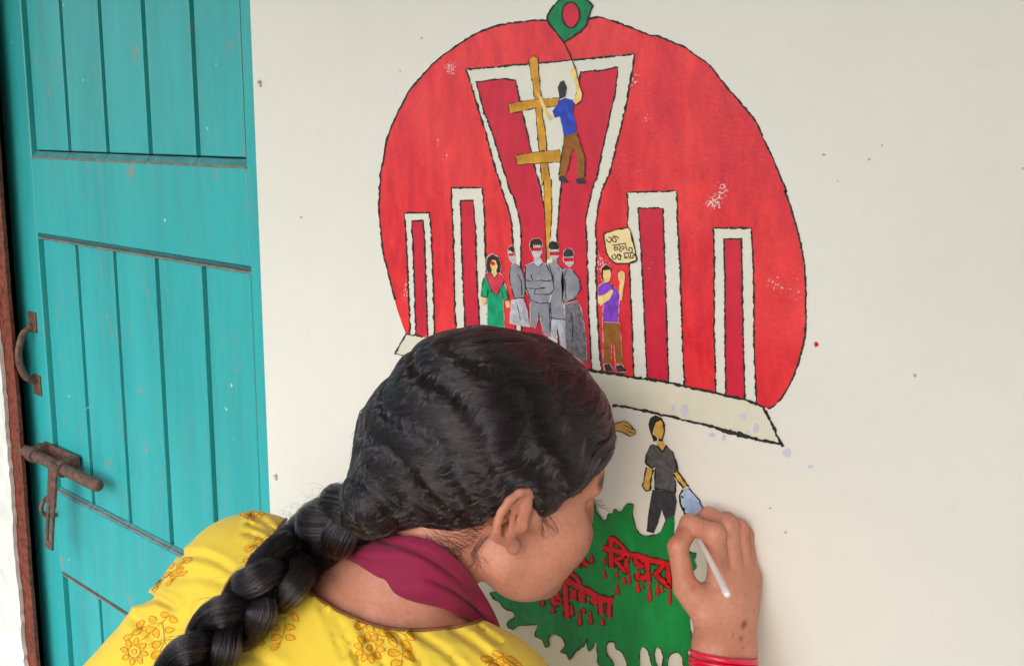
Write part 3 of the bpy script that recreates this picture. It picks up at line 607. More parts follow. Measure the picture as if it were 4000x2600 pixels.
def surface_nets(Fv, lo, h):
    n = Fv.shape; c = tuple(k - 1 for k in n)
    S = np.zeros((*c, 3), np.float32); N = np.zeros(c, np.float32)
    sl = lambda d: tuple(slice(d[i], d[i] + c[i]) for i in range(3))
    for ax in range(3):
        o = [i for i in range(3) if i != ax]
        for b in ((0, 0), (1, 0), (0, 1), (1, 1)):
            d0 = [0, 0, 0]; d0[o[0]], d0[o[1]] = b; d1 = list(d0); d1[ax] = 1
            a, e = Fv[sl(d0)], Fv[sl(d1)]
            m = (a < 0) != (e < 0)
            idx = np.nonzero(m); av, ev = a[idx], e[idx]; t = av / (av - ev)
            N[idx] += 1; S[(*idx, ax)] += t
            S[(*idx, o[0])] += b[0]; S[(*idx, o[1])] += b[1]
    act = np.nonzero(N); num = N[act]
    V = (np.stack(act, 1) + S[act] / num[:, None]) * h + lo
    I = np.full(c, -1, np.int64); I[act] = np.arange(len(num))
    Q = []
    for ax in range(3):
        o = [(ax + 1) % 3, (ax + 2) % 3]
        d1 = [0, 0, 0]; d1[ax] = 1
        rng_ = [None] * 3; rng_[ax] = (0, n[ax] - 1)
        for k in o: rng_[k] = (1, n[k] - 1)
        s0 = tuple(slice(*r) for r in rng_); s1 = tuple(slice(r[0] + d1[i], r[1] + d1[i]) for i, r in enumerate(rng_))
        a, e = Fv[s0] < 0, Fv[s1] < 0
        idx = np.nonzero(a != e); base = [idx[i] + rng_[i][0] for i in range(3)]
        def cell(u, v_):
            q = list(base); q[o[0]] = q[o[0]] - u; q[o[1]] = q[o[1]] - v_; return I[tuple(q)]
        quad = np.stack([cell(1, 1), cell(0, 1), cell(0, 0), cell(1, 0)], 1)
        flip = ~a[idx]; quad[flip] = quad[flip][:, ::-1]
        Q.append(quad)
    return V, np.vstack(Q)
def relax(V, Q, it=2, lam=.5):
    E = np.vstack([Q[:, [0, 1]], Q[:, [1, 2]], Q[:, [2, 3]], Q[:, [3, 0]]])
    for _ in range(it):
        A = np.zeros_like(V); N = np.zeros(len(V))
        for k in range(3):
            A[:, k] = np.bincount(E[:, 0], V[E[:, 1], k], len(V)) + np.bincount(E[:, 1], V[E[:, 0], k], len(V))
        N = np.bincount(E[:, 0], minlength=len(V)) + np.bincount(E[:, 1], minlength=len(V))
        V = V + lam * (A / np.maximum(N, 1)[:, None] - V)
    return V
def fast_mesh(name, V, Q, mat, parent):
    me = bpy.data.meshes.new(name); me.vertices.add(len(V)); me.vertices.foreach_set('co', np.asarray(V, np.float32).ravel())
    me.loops.add(Q.size); me.loops.foreach_set('vertex_index', Q.astype(np.int32).ravel())
    me.polygons.add(len(Q)); me.polygons.foreach_set('loop_start', np.arange(0, Q.size, 4, dtype=np.int32)); me.polygons.foreach_set('loop_total', np.full(len(Q), 4, np.int32))
    me.polygons.foreach_set('use_smooth', np.ones(len(Q), bool)); me.update(calc_edges=True); me.validate()
    me.materials.append(mat)
    o = bpy.data.objects.new(name, me); col.objects.link(o); return adopt(o, parent)
def join_shells(parts):
    Vs, Qs, k = [], [], 0
    for V, Q in parts: Vs.append(V); Qs.append(Q + k); k += len(V)
    return np.vstack(Vs), np.vstack(Qs)

# ------------------------------------------------------------------ the painter: joints
HO = P(1146, 1116, .848)                      # point between the ears
_y, _p, _r = np.radians([58., 18., 5.])
HR = np.array([[math.cos(_y), -math.sin(_y), 0], [math.sin(_y), math.cos(_y), 0], [0, 0, 1]]) @ \
     np.array([[math.cos(_p), 0, math.sin(_p)], [0, 1, 0], [-math.sin(_p), 0, math.cos(_p)]]) @ \
     np.array([[1, 0, 0], [0, math.cos(_r), -math.sin(_r)], [0, math.sin(_r), math.cos(_r)]])
def hl(q): return HO + HR @ np.asarray(q, float)          # head coordinates (forward, left, up) to world
NB = np.array([-.605, -.262, 1.045])                      # base of the neck
SHL, SHR = P(585, 1362, .96), P(1110, 1668, .752)
ELL, ELR = P(165, 1760, .97), np.array([-.325, -.150, .835])
HIP = np.array([-.62, -.58, .74])
PERSON = empty('person', (-.62, -.50, 0), 'person in yellow printed kurta with long black braid painting the mural', 'person')

SPN = HIP - (SHL + SHR) / 2; SPN /= np.linalg.norm(SPN)
SHX = SHR - SHL; SHX /= np.linalg.norm(SHX); SHX = SHX - SPN * (SHX @ SPN); SHX /= np.linalg.norm(SHX)
BAK = np.cross(SHX, SPN); BAK = BAK if BAK[1] < 0 else -BAK
TA = np.stack([SHX, SPN, BAK], 1)
CH = (SHL + SHR) / 2 + SPN * .12 + BAK * -.005
def torso(p):
    d = ellR(p, CH, (.155, .20, .092), TA)
    d = smin(d, ellR(p, CH + SPN * .20, (.130, .18, .088), TA), .05)
    d = smin(d, cone(p, NB, SHL + SPN * .01, .050, .056), .05)
    d = smin(d, cone(p, NB, SHR + SPN * .01, .050, .054), .05)
    d = smin(d, cone(p, SHL, ELL, .060, .046), .03)
    d = smin(d, cone(p, SHR, ELR, .054, .038), .03)
    return d
def neck(p):
    return cone(p, hl((-.030, 0, -.035)), NB + np.array([0, .004, -.01]), .047, .056)
def skull(q):
    d = ell(q, (-.012, 0, .042), (.094, .072, .080))
    return smin(d, ell(q, (.030, 0, .040), (.060, .058, .054)), .02)
EARC = [(510, 505), (470, 480), (400, 490), (310, 560), (240, 660), (208, 740), (200, 810), (225, 875), (275, 915), (330, 955), (352, 985)]
def ear_pt(c, out):
    x, y = 1100.75 + .2692 * c[0], 1011.5 + .2692 * c[1]
    r = rays([(x, y)])[0]; nrm = -HR[:, 1]
    t = ((hl((0, -.068, 0)) + nrm * out - CAM) @ nrm) / (r @ nrm); return CAM + t * r
def head(p):
    q = (p - HO.astype(np.float32)) @ HR.astype(np.float32)
    d = skull(q)
    d = smin(d, ell(q, (.044, 0, -.022), (.050, .054, .066)), .02)
    m = q.copy(); m[..., 1] = np.abs(m[..., 1])
    d = smin(d, cone(m, (.012, .048, -.050), (.070, .016, -.077), .016, .017), .022)
    d = smin(d, ell(q, (.078, 0, -.079), (.019, .020, .018)), .015)
    d = smin(d, ell(m, (.058, .038, -.022), (.032, .029, .032)), .015)
    d = smin(d, cone(m, (.016, .060, -.002), (.064, .042, -.004), .011, .013), .015)
    d = smin(d, ell(m, (.040, .034, -.052), (.036, .026, .034)), .02)
    d = smin(d, cone(m, (.083, .010, .032), (.070, .047, .031), .010, .009), .012)
    d = smax(d, -ell(m, (.090, .040, .010), (.018, .019, .013)), .010)
    d = smin(d, ell(m, (.071, .031, .012), (.0135, .0135, .0125)), .003)
    d = smin(d, cone(q, (.088, 0, .018), (.098, 0, -.020), .008, .0105), .012)
    d = smin(d, ell(m, (.090, .011, -.024), (.010, .008, .008)), .006)
    d = smin(d, ell(q, (.092, 0, -.047), (.010, .021, .006)), .005)
    d = smin(d, ell(q, (.091, 0, -.057), (.010, .018, .006)), .005)
    return d
_ear = [ear_pt(c, o) for c, o in zip(EARC, (.002, .007, .012, .017, .020, .020, .018, .014, .011, .008, .005))]
_anti = [ear_pt(c, o) for c, o in zip([(420, 590), (360, 640), (330, 720), (320, 800), (330, 870)], (.005, .008, .011, .011, .008))]
def ear(p):
    d = np.full(p.shape[:-1], 9., np.float32)
    e = [np.asarray(x, np.float32) for x in _ear]
    for i in range(len(e) - 1): d = smin(d, cone(p, e[i], e[i + 1], .0036, .0036), .002)
    cen = ear_pt((370, 760), .006)
    plate = ellR(p, ear_pt((330, 730), .007), (.024, .013, .0045), np.stack([HR[:, 2] * .93 + HR[:, 0] * .36, HR[:, 0] * .93 - HR[:, 2] * .36, HR[:, 1]], 1))
    d = smin(d, plate, .004)
    d = smin(d, cone(p, ear_pt((350, 930), .004), ear_pt((345, 965), .005), .0055, .006), .004)
    d = smax(d, -ellR(p, ear_pt((338, 735), .014), (.0155, .0054, .0120), np.stack([HR[:, 2] * .95 + HR[:, 0] * .3, HR[:, 0] * .95 - HR[:, 2] * .3, HR[:, 1]], 1)), .0016)
    a = [np.asarray(x, np.float32) for x in _anti]
    for i in range(len(a) - 1): d = smin(d, cone(p, a[i], a[i + 1], .0022, .0024), .003)
    d = smin(d, ell(p, ear_pt((425, 770), .006), (.005, .005, .007)), .004)      # tragus
    return d
def body(p):
    d = smin(head(p), neck(p), .020)
    d = smin(d, torso(p), .035)
    return smin(d, ear(p), .003)

# hand: joints in the hand crop, with distance behind the reference depth
def hp(x, y, dt): return P(1428 + .2692 * x, 1130.5 + .2692 * y, .862 + dt)
WR = hp(945, 1440, -.030)
FING = [  # MCP, PIP, DIP, tip with radii
    [(912, 775, .000, .0102), (862, 410, -.007, .0093), (645, 318, .010, .0084), (590, 400, .028, .0070)],
    [(1028, 770, .002, .0100), (985, 340, .003, .0083), (815, 250, .026, .0080), (730, 300, .042, .0072)],
    [(1112, 755, .009, .0094), (1076, 362, .013, .0078), (965, 288, .034, .0076), (890, 320, .046, .0070)],
    [(1170, 775, .018, .0086), (1128, 412, .024, .0070), (1078, 335, .042, .0068), (1020, 352, .050, .0062)]]
THUMB = [(835, 1170, -.016, .0135), (612, 870, -.012, .0106), (547, 520, -.006, .0088), (640, 385, .006, .0080)]
def hand(p):
    d = np.full(p.shape[:-1], 9., np.float32)
    w0 = [hp(x, 1390, z) for x, z in ((850, -.026), (920, -.028), (1000, -.026), (1060, -.020))]
    for f_, w_ in zip(FING, w0):
        k = hp(*f_[0][:3]); d = smin(d, cone(p, w_, k, .0150, f_[0][3] + .0010), .010)
    th = None
    j = [(hp(*q[:3]), q[3]) for q in THUMB]
    for (a, ra), (b, rb) in zip(j, j[1:]):
        c = cone(p, a, b, ra, rb); th = c if th is None else smin(th, c, .004)
    d = smin(d, th, .009)
    d = smin(d, cone(p, hp(700, 935, -.010), hp(860, 990, -.006), .010, .012), .010)      # web of the thumb
    d = smin(d, cone(p, hp(1070, 1150, -.002), hp(1140, 900, .014), .013, .011), .010)
    for f_ in FING:
        j = [(hp(*q[:3]), q[3]) for q in f_]; fd = None
        for (a, ra), (b, rb) in zip(j, j[1:]):
            c = cone(p, a, b, ra, rb); fd = c if fd is None else smin(fd, c, .003)
        kn = ell(p, j[1][0], (j[1][1] * 1.08,) * 3); fd = smin(fd, kn, .003)
        d = smin(d, fd, .0009)
        d = smin(d, ell(p, j[0][0] + (CAM - j[0][0]) * .004, (.0088, .0088, .0088)), .007)      # knuckle
    wv = hp(862, 1400, -.03), hp(1040, 1410, -.024)
    fr0, fr1 = np.array(wv[0]), np.array(wv[1])
    dr = (ELR - WR) / np.linalg.norm(ELR - WR)
    d = smin(d, cone(p, fr0, fr0 + dr * .20 + (fr1 - fr0) * .1, .0165, .026), .015)
    d = smin(d, cone(p, fr1, fr1 + dr * .20 - (fr1 - fr0) * .1, .0155, .026), .015)
    return d

def skin_mat():
    m, n, l, p = new_mat('warm brown skin')
    a, b = srgb(213, 150, 125), srgb(192, 126, 102)
    c = ramp(n, l, noise(n, l, 30, 6, .65), [(.3, b), (.7, a)])
    c = mix(n, l, ramp(n, l, noise(n, l, 260, 4, .6), [(.45, (0, 0, 0)), (.75, (.30, .30, .30))]), c, srgb(150, 90, 76))
    t = n.new('ShaderNodeVertexColor'); t.layer_name = 'tint'
    c = mix(n, l, 1., c, t.outputs[0], 'MULTIPLY')
    l.new(c, p.inputs['Base Color']); p.inputs['Roughness'].default_value = .5
    p.inputs['Specular IOR Level'].default_value = .35
    p.inputs['Subsurface Weight'].default_value = .12; p.inputs['Subsurface Radius'].default_value = (.008, .003, .0015); p.inputs['Subsurface Scale'].default_value = .6
    bump(n, l, p, noise(n, l, 620, 5, .7), .32, .0007); return m
M_SKIN = skin_mat()
def mesh_of(fn, lo, hi, h, it=1):
    Fv, l0 = sdf_grid(fn, lo, hi, h); V, Q = surface_nets(Fv, l0, h); return relax(V, Q, it), Q
bV, bQ = mesh_of(body, (-.80, -.36, .985), (-.37, -.05, 1.33), .0024)
hV, hQ = mesh_of(hand, (-.50, -.24, .83), (-.27, .0, 1.17), .0016)
aV, aQ = mesh_of(lambda p: np.minimum(cone(p, ELR, ELR + (WR - ELR) * .35, .034, .033), cone(p, SHR, ELR, .045, .035)), (-.56, -.40, .76), (-.29, -.08, 1.10), .006)
# left forearm and hand, braced on the thigh
WL = np.array([-.800, -.45, .600])
def left_arm(p):
    d = cone(p, ELL + np.array([0, 0, .01]), WL, .034, .022)
    dn = (WL - ELL) / np.linalg.norm(WL - ELL); sd_ = np.array([.75, .66, 0.]); pm = WL + dn * .055 + np.array([.02, -.01, 0])
    d = smin(d, cone(p, WL, pm, .020, .019), .02)
    for k in range(4):
        o = sd_ * (.018 * (k - 1.5)); a0 = pm + o; m0 = a0 + dn * (.028 + .004 * (k in (1, 2))) + np.array([.012, -.006, 0]); e0 = m0 + dn * .022 + np.array([.012, .006, -.006])
        d = smin(d, cone(p, a0, m0, .0105, .0090), .008); d = smin(d, cone(p, m0, e0, .0088, .0072), .002)
    t0 = WL + dn * .02 + sd_ * .022; t1 = t0 + dn * .030 + sd_ * .018; t2 = t1 + dn * .024 + sd_ * .004
    d = smin(d, cone(p, t0, t1, .012, .010), .012); return smin(d, cone(p, t1, t2, .0098, .0080), .002)
lV, lQ = mesh_of(left_arm, (-1.02, -.56, .42), (-.66, -.16, .98), .0045)
V, Q = join_shells([(bV, bQ), (hV, hQ), (aV, aQ), (lV, lQ)])
BODY = fast_mesh('body', V, Q, M_SKIN, PERSON)
pr = project(V)
tint = np.ones((len(V), 4), np.float32)
def dab(x, y, rx, ry, ang, c, soft=.6, tmax=9., tmin=0.):
    dx, dy = pr[:, 0] - x, pr[:, 1] - y; ca, sa = math.cos(ang), math.sin(ang)
    u, w_ = (dx * ca + dy * sa) / rx, (-dx * sa + dy * ca) / ry
    k = np.clip((1 - np.sqrt(u * u + w_ * w_)) / soft, 0, 1) * ((pr[:, 2] < tmax) & (pr[:, 2] > tmin))
    tint[:, :3] *= 1 - k[:, None] * (1 - np.asarray(c, np.float32))
# paint marks and flushed knuckles on the hand, darker brow
dab(1729, 1450, 9, 16, .45, (.42, .36, .38)); dab(1722, 1482, 6, 8, .3, (.62, .55, .55)); dab(1704, 1475, 4, 3, 0, (.6, .55, .55)); dab(1727, 1504, 4, 4, 0, (.65, .6, .6))
dab(1612, 1366, 9, 14, .3, (.95, .70, .70)); dab(1600, 1340, 30, 30, 0, (1.0, .84, .86), 1.); dab(1555, 1258, 26, 22, 0, (.98, .70, .70), 1.)
dab(1585, 1235, 16, 30, .6, (.96, .78, .78), 1.)
dab(1190, 1205, 46, 80, .35, (1.06, .90, .86), .9, .80); dab(1402, 1118, 14, 26, .5, (.22, .17, .16), .5)
at = BODY.data.color_attributes.new('tint', 'FLOAT_COLOR', 'POINT'); at.data.foreach_set('color', tint.ravel())

# ------------------------------------------------------------------ kurta
def poly_sd(x, y, poly):
    poly = np.asarray(poly, float); d = np.full(x.shape, 1e9); ins = np.zeros(x.shape, bool)
    for i in range(len(poly)):
        a, b = poly[i], poly[(i + 1) % len(poly)]; e = b - a
        h = np.clip(((x - a[0]) * e[0] + (y - a[1]) * e[1]) / (e @ e), 0, 1)
        d = np.minimum(d, np.hypot(x - a[0] - h * e[0], y - a[1] - h * e[1]))
        c = (a[1] > y) != (b[1] > y)
        with np.errstate(divide='ignore', invalid='ignore'):
            ins ^= c & (x < (b[0] - a[0]) * (y - a[1]) / (b[1] - a[1]) + a[0])
    return np.where(ins, -d, d)
NECKLINE = spline([(702, 1186), (672, 1202), (650, 1225), (640, 1252), (646, 1290), (676, 1335), (720, 1374), (790, 1418), (870, 1450), (940, 1461), (1000, 1461), (1060, 1454), (1112, 1442), (1140, 1428)], 5)
HOLE = list(NECKLINE) + [(1230, 1380), (1250, 1200), (1000, 1050), (760, 1100)]
CREASE = [  # crease lines in photo pixels: points, width, depth
    ([(640, 1236), (612, 1212), (585, 1200)], 7, .0034), ([(634, 1246), (606, 1226), (575, 1216)], 6, .0030), ([(628, 1262), (600, 1246), (570, 1238)], 6, .0028), ([(622, 1276), (590, 1262)], 6, .0024),
    ([(425, 1290), (480, 1292), (540, 1325)], 9, .0030), ([(322, 1396), (362, 1388), (402, 1408)], 10, .0055), ([(410, 1340), (470, 1338), (520, 1352)], 12, .002),
    ([(775, 1420), (800, 1470), (840, 1547)], 9, .0035), ([(745, 1400), (770, 1450), (800, 1520)], 10, .0025), ([(835, 1445), (860, 1490), (905, 1560)], 8, .003), ([(905, 1462), (950, 1500), (990, 1560)], 9, .0035), ([(960, 1466), (1030, 1510), (1080, 1560)], 9, .003), ([(1050, 1462), (1110, 1500), (1170, 1550)], 9, .003), ([(1110, 1455), (1170, 1500)], 7, .003),
    ([(320, 1440), (360, 1480), (380, 1547)], 14, .003), ([(560, 1500), (600, 1530), (650, 1560)], 14, .0022)]
CRS = [(spline(c, 5), w_, a_) for c, w_, a_ in CREASE]
def kurta(p):
    d = torso(p) - .010
    d = smin(d, cone(p, CH + SPN * .30, HIP + np.array([0, -.01, -.02]), .105, .150), .06)
    sk = smax(cone(p, HIP + np.array([0, 0, .02]), HIP + np.array([.0, .06, -.34]), .150, .200), .40 - p[..., 2], .01)
    d = smin(d, sk, .04)
    d = d + .0012 * np.sin(p[..., 0] * 55 + 3 * np.sin(p[..., 2] * 23)) * np.sin(p[..., 2] * 38 + p[..., 1] * 30)
    lo_ = p[..., 2] < .75
    d = d + np.where(lo_, .006 * np.sin(np.arctan2(p[..., 1] + .53, p[..., 0] + .62) * 16), 0)
    near = (np.abs(d) < .03) & (p[..., 2] > .9)
    if near.any():
        s = p[near]; q = project(s.astype(float)); x, y = q[:, 0], q[:, 1]; dn = d[near]
        for line, wd, am in CRS:
            lo_b, hi_b = line.min(0) - 3 * wd, line.max(0) + 3 * wd
            k = (x > lo_b[0]) & (x < hi_b[0]) & (y > lo_b[1]) & (y < hi_b[1])
            if not k.any(): continue
            xx, yy = x[k], y[k]; dd_ = np.full(xx.shape, 1e9)
            for a, b in zip(line, line[1:]):
                e = b - a; h = np.clip(((xx - a[0]) * e[0] + (yy - a[1]) * e[1]) / (e @ e), 0, 1)
                dd_ = np.minimum(dd_, np.hypot(xx - a[0] - h * e[0], yy - a[1] - h * e[1]))
            dn[k] += 1.4 * am * (np.exp(-(dd_ / wd) ** 2) - .55 * np.exp(-((dd_ - 1.7 * wd) / wd) ** 2))
        d[near] = dn
    near = (d < .05) & (d > -.07) & (p[..., 2] > .95)
    if near.any():
        s = p[near]; q = project(s.astype(float))
        hole = poly_sd(q[:, 0], q[:, 1], HOLE) * .00038
        d[near] = np.maximum(d[near], -hole)
    return d
kV, kQ = mesh_of(kurta, (-1.04, -.60, .88), (-.28, -.10, 1.16), .0032, 1)
k2V, k2Q = mesh_of(lambda p: np.maximum(kurta(p), np.minimum(p[..., 2] - .893, p[..., 1] + .588)), (-1.06, -.88, .36), (-.28, -.10, 1.02), .009, 1)
def kurta_mat():
    m, n, l, p = new_mat('yellow cotton')
    c = srgb(232, 200, 64)
    base = ramp(n, l, noise(n, l, 12, 4), [(.3, sc(c, .94)), (.7, sc(c, 1.05))])
    l.new(base, p.inputs['Base Color']); p.inputs['Roughness'].default_value = .8; p.inputs['Specular IOR Level'].default_value = .2
    p.inputs['Sheen Weight'].default_value = .15
    bump(n, l, p, noise(n, l, 1400, 2, .5), .25, .0006); return m
M_KURTA = kurta_mat()
V, Q = join_shells([(kV, kQ), (k2V, k2Q)])
KURTA = fast_mesh('kurta', V, Q, M_KURTA, PERSON)
kb = BVHTree.FromPolygons([tuple(v) for v in kV], [tuple(map(int, q)) for q in kQ])
bb = BVHTree.FromPolygons([tuple(v) for v in bV], [tuple(map(int, q)) for q in bQ])
def cast(tree, x, y):
    r = rays([(x, y)])[0]; L = np.linalg.norm(r)
    h = tree.ray_cast(Vector(CAM), Vector(r / L))
    return (None, None) if h[0] is None else (h[3] / L, np.array(h[1]))
M_PIPE = plain('brown piping', srgb(120, 74, 40), .7, .15, 200)
M_PRINT = plain('orange block print', srgb(236, 176, 34), .8, .15, 200)
M_PRLINE = plain('brown print line', srgb(188, 122, 36), .8, .2, 200)
# piping along the neckline
a = MB(); seg = []
cen = np.array([940, 1300.])
for q in NECKLINE[:-4]:
    o = (q - cen) / np.linalg.norm(q - cen); t = None
    for k in (2.5, 5, 8, 12):
        t, _ = cast(kb, *(q + o * k))
        if t is not None and t < 1.05: break
    if t is None: continue
    seg.append(P(q[0] + o[0] * 1.5, q[1] + o[1] * 1.5, t - .0008))
a.tube(seg, .0016, 6); a.build('piping', M_PIPE, KURTA, True)

# block printed flowers, laid onto the cloth
SP = (208, 1130.5, .3); SQ = (684.5, 1131, .2692)
def leaf_poly(x, y, ang, L, w_):
    t = np.linspace(0, 2 * math.pi, 15)[:-1]
    return [(x + L * .5 * (math.cos(q)) * math.cos(ang) - w_ * .5 * math.sin(q) * (1 - .35 * math.cos(q)) * math.sin(ang),
             y + L * .5 * (math.cos(q)) * math.sin(ang) + w_ * .5 * math.sin(q) * (1 - .35 * math.cos(q)) * math.cos(ang)) for q in t]
def lay(pts, off=.0006):
    out = []; lt = None
    for q in pts:
        t, nn_ = cast(kb, *q)
        if t is None or t > 1.12: t = lt
        if t is None: return None
        lt = t; out.append(P(q[0], q[1], t - off))
    return out
fillp, linep = MB(), MB()
def put(poly, line_w=1.5, fill_=True):
    c = np.mean(poly, 0)
    v = lay(list(poly) + [c])
    if v is None: return
    m = len(poly)
    if fill_: fillp.add(v, [(i, (i + 1) % m, m) for i in range(m)])
    stroke(list(poly) + [poly[0]], line_w)
def stroke(pts, wd=1.5):
    pts = np.array(pts, float); m = len(pts)
    tan = np.gradient(pts, axis=0); tan /= np.linalg.norm(tan, axis=1)[:, None] + 1e-9; nor = np.stack([-tan[:, 1], tan[:, 0]], 1) * wd * .5
    v0, v1 = lay(pts + nor, .0010), lay(pts - nor, .0010)
    if v0 is None or v1 is None: return
    linep.add(v0 + v1, [(i, i + 1, m + i + 1, m + i) for i in range(m - 1)])
def flower(x, y, r, n_, rot=0, sx=1., sy=1.):
    for k in range(n_):
        t = rot + 2 * math.pi * k / n_
        put(leaf_poly(x + sx * r * .74 * math.cos(t), y + sy * r * .74 * math.sin(t), math.atan2(sy * math.sin(t), sx * math.cos(t)), r * .50, r * .36))
    circ = lambda rr: [(x + sx * rr * math.cos(t), y + sy * rr * math.sin(t)) for t in np.linspace(0, 2 * math.pi, 19)[:-1]]
    c = circ(r * .43); stroke(c + c[:1], 1.4); put(circ(r * .18))
def sprig(o, stems, leaves):
    x0, y0, s = o
    for L in stems: stroke(spline([(x0 + s * p[0], y0 + s * p[1]) for p in L], 5), 1.4)
    for (x, y, ang, L, w_) in leaves: put(leaf_poly(x0 + s * x, y0 + s * y, math.radians(ang), L * s, w_ * s))
flower(208 + .3 * 345, 1130.5 + .3 * 1275, 33, 8, .2)
sprig(SP, [[(400, 1190), (470, 1130), (560, 1050), (600, 1010), (650, 985)], [(560, 1050), (575, 1120), (575, 1200), (540, 1280)], [(560, 1050), (480, 1065), (390, 1100), (310, 1150)]],
      [(582, 990, 0, 60, 45), (650, 1030, 20, 66, 46), (620, 1108, -5, 70, 44), (618, 1200, -5, 72, 44), (520, 1218, -25, 76, 50), (515, 1298, -30, 84, 50), (490, 1025, 0, 60, 46), (395, 1060, -40, 74, 44), (370, 1120, -30, 84, 40), (300, 1160, -30, 80, 36), (470, 1105, -15, 76, 42), (515, 1135, 70, 70, 52)])
sprig(SP, [[(1330, 1110), (1430, 1050), (1520, 1015), (1590, 965)], [(1520, 1015), (1510, 1100), (1490, 1180), (1440, 1240)], [(1430, 1012), (1520, 1015)]],
      [(1540, 965, 20, 76, 40), (1595, 1015, 50, 70, 46), (1555, 1088, 10, 76, 44), (1555, 1168, 10, 76, 44), (1445, 1165, -10, 82, 46), (1440, 1235, -30, 80, 46), (1450, 1095, 40, 60, 42), (1345, 1150, 10, 70, 40), (1325, 1208, 0, 70, 44), (1258, 1250, -20, 70, 44)])
sprig(SP, [[(1210, 490), (1300, 440), (1380, 425), (1420, 395)], [(1320, 440), (1330, 490)]], [(1235, 478, -15, 76, 44), (1310, 415, 20, 60, 44), (1325, 466, 10, 62, 38), (1395, 395, 10, 60, 40), (1272, 530, -20, 60, 40), (1220, 570, -25, 60, 40)])
flower(208 + .3 * 1260, 1130.5 + .3 * 205, 24, 9, .1, 1.3, .5)
sprig(SP, [[(480, 800), (560, 720), (650, 650), (760, 560)], [(560, 720), (720, 620)], [(620, 690), (740, 690)]], [(640, 610, -40, 60, 24), (700, 640, -35, 70, 28), (760, 565, -20, 76, 40), (600, 680, -40, 66, 24), (660, 690, -35, 76, 26), (540, 740, -45, 70, 22), (620, 740, -40, 70, 20), (700, 600, -30, 60, 24), (510, 790, -45, 60, 18), (730, 665, -25, 60, 24)])
flower(684.5 + .2692 * 645, 1131 + .2692 * 1385, 37, 10, .15)
sprig(SQ, [[(700, 1210), (860, 1260), (930, 1360), (920, 1547)], [(800, 1200), (900, 1290)], [(920, 1440), (1010, 1490)], [(880, 1240), (980, 1290)]],
      [(565, 1195, -20, 90, 60), (655, 1215, 60, 90, 60), (770, 1260, 20, 90, 62), (850, 1335, 60, 110, 62), (1000, 1290, 40, 100, 60), (970, 1370, 50, 120, 60), (860, 1430, 10, 110, 62), (990, 1460, 40, 120, 62), (880, 1520, -10, 100, 60), (820, 1280, 30, 60, 44)])
sprig(SQ, [[(1700, 1440), (1800, 1500), (1900, 1560)], [(1790, 1420), (1840, 1500), (1980, 1560)], [(1640, 1520), (1790, 1470)]], [(1660, 1480, 0, 110, 50), (1760, 1440, 20, 110, 40), (1780, 1510, 70, 90, 60), (1880, 1490, 30, 110, 44), (1930, 1530, 30, 110, 40), (1720, 1540, 10, 90, 50), (1830, 1545, 20, 90, 44)])
fillp.build('flower_print', M_PRINT, KURTA)['kind'] = 'stuff'
linep.build('print_lines', M_PRLINE, KURTA)['kind'] = 'stuff'

# trousers and sandals below the kurta
M_TROU = plain('maroon cotton', srgb(120, 28, 52), .85, .12, 30)
for sx in (-1, 1):
    hx_ = HIP[0] + sx * .085
    V, Q = mesh_of(lambda p: smin(cone(p, (hx_, -.55, .62), (hx_ + sx * .01, -.50, .42), .066, .062), cone(p, (hx_ + sx * .01, -.50, .42), (hx_ + sx * .012, -.55, .09), .066, .058), .03), (hx_ - .12, -.68, .02), (hx_ + .12, -.40, .82), .010)
    fast_mesh('trouser_leg', V, Q, M_TROU, PERSON)
    V, Q = mesh_of(lambda p: smax(smin(cone(p, (hx_ + sx * .012, -.55, .09), (hx_ + sx * .012, -.55, .035), .034, .036), cone(p, (hx_ + sx * .012, -.56, .03), (hx_ + sx * .02, -.39, .018), .034, .030), .03), .008 - p[..., 2], .004), (hx_ - .09, -.64, -.01), (hx_ + .09, -.32, .16), .006)
    fast_mesh('foot', V, Q, M_SKIN, PERSON)

# ------------------------------------------------------------------ hair
def dark_hair_mat(name, rough=.20):
    m, n, l, p = new_mat(name); nt = m.node_tree
    out = [x for x in n if x.type == 'OUTPUT_MATERIAL'][0]
    h = n.new('ShaderNodeBsdfHairPrincipled'); h.parametrization = 'COLOR'
    hi = n.new('ShaderNodeHairInfo'); l.new(ramp(n, l, hi.outputs['Random'], [(0., (.004, .003, .004)), (.6, (.012, .009, .011)), (1., (.045, .036, .040))]), h.inputs['Color'])
    h.inputs['IOR'].default_value = 1.52; h.inputs['Roughness'].default_value = rough; h.inputs['Radial Roughness'].default_value = .40
    h.inputs['Random Roughness'].default_value = .2
    if 'Coat' in h.inputs: h.inputs['Coat'].default_value = .5
    n.remove(p); l.new(h.outputs[0], out.inputs[0]); return m
M_HAIR = dark_hair_mat('black hair strands')
M_PLAIT = dark_hair_mat('plaited hair strands', .24)
M_SCALP = plain('dark hair mass', (.006, .005, .005), .7, .3, 80, .5, 300, .15)
ZX = np.array([-.16, -.10, -.06, -.035, -.022, -.012, 0, .012, .022, .032, .045, .060, .075, .088, .10, .14])
ZZ = np.array([-.088, -.086, -.078, -.064, -.042, -.006, .006, -.008, -.028, -.016, .004, .018, .030, .044, .060, .070])
def hair_depth(q): return q[..., 2] - np.interp(q[..., 0], ZX, ZZ)
BR0 = P(868, 1168, .800)                                       # where the braid starts
FEED = hl((-.078, .0, .000))
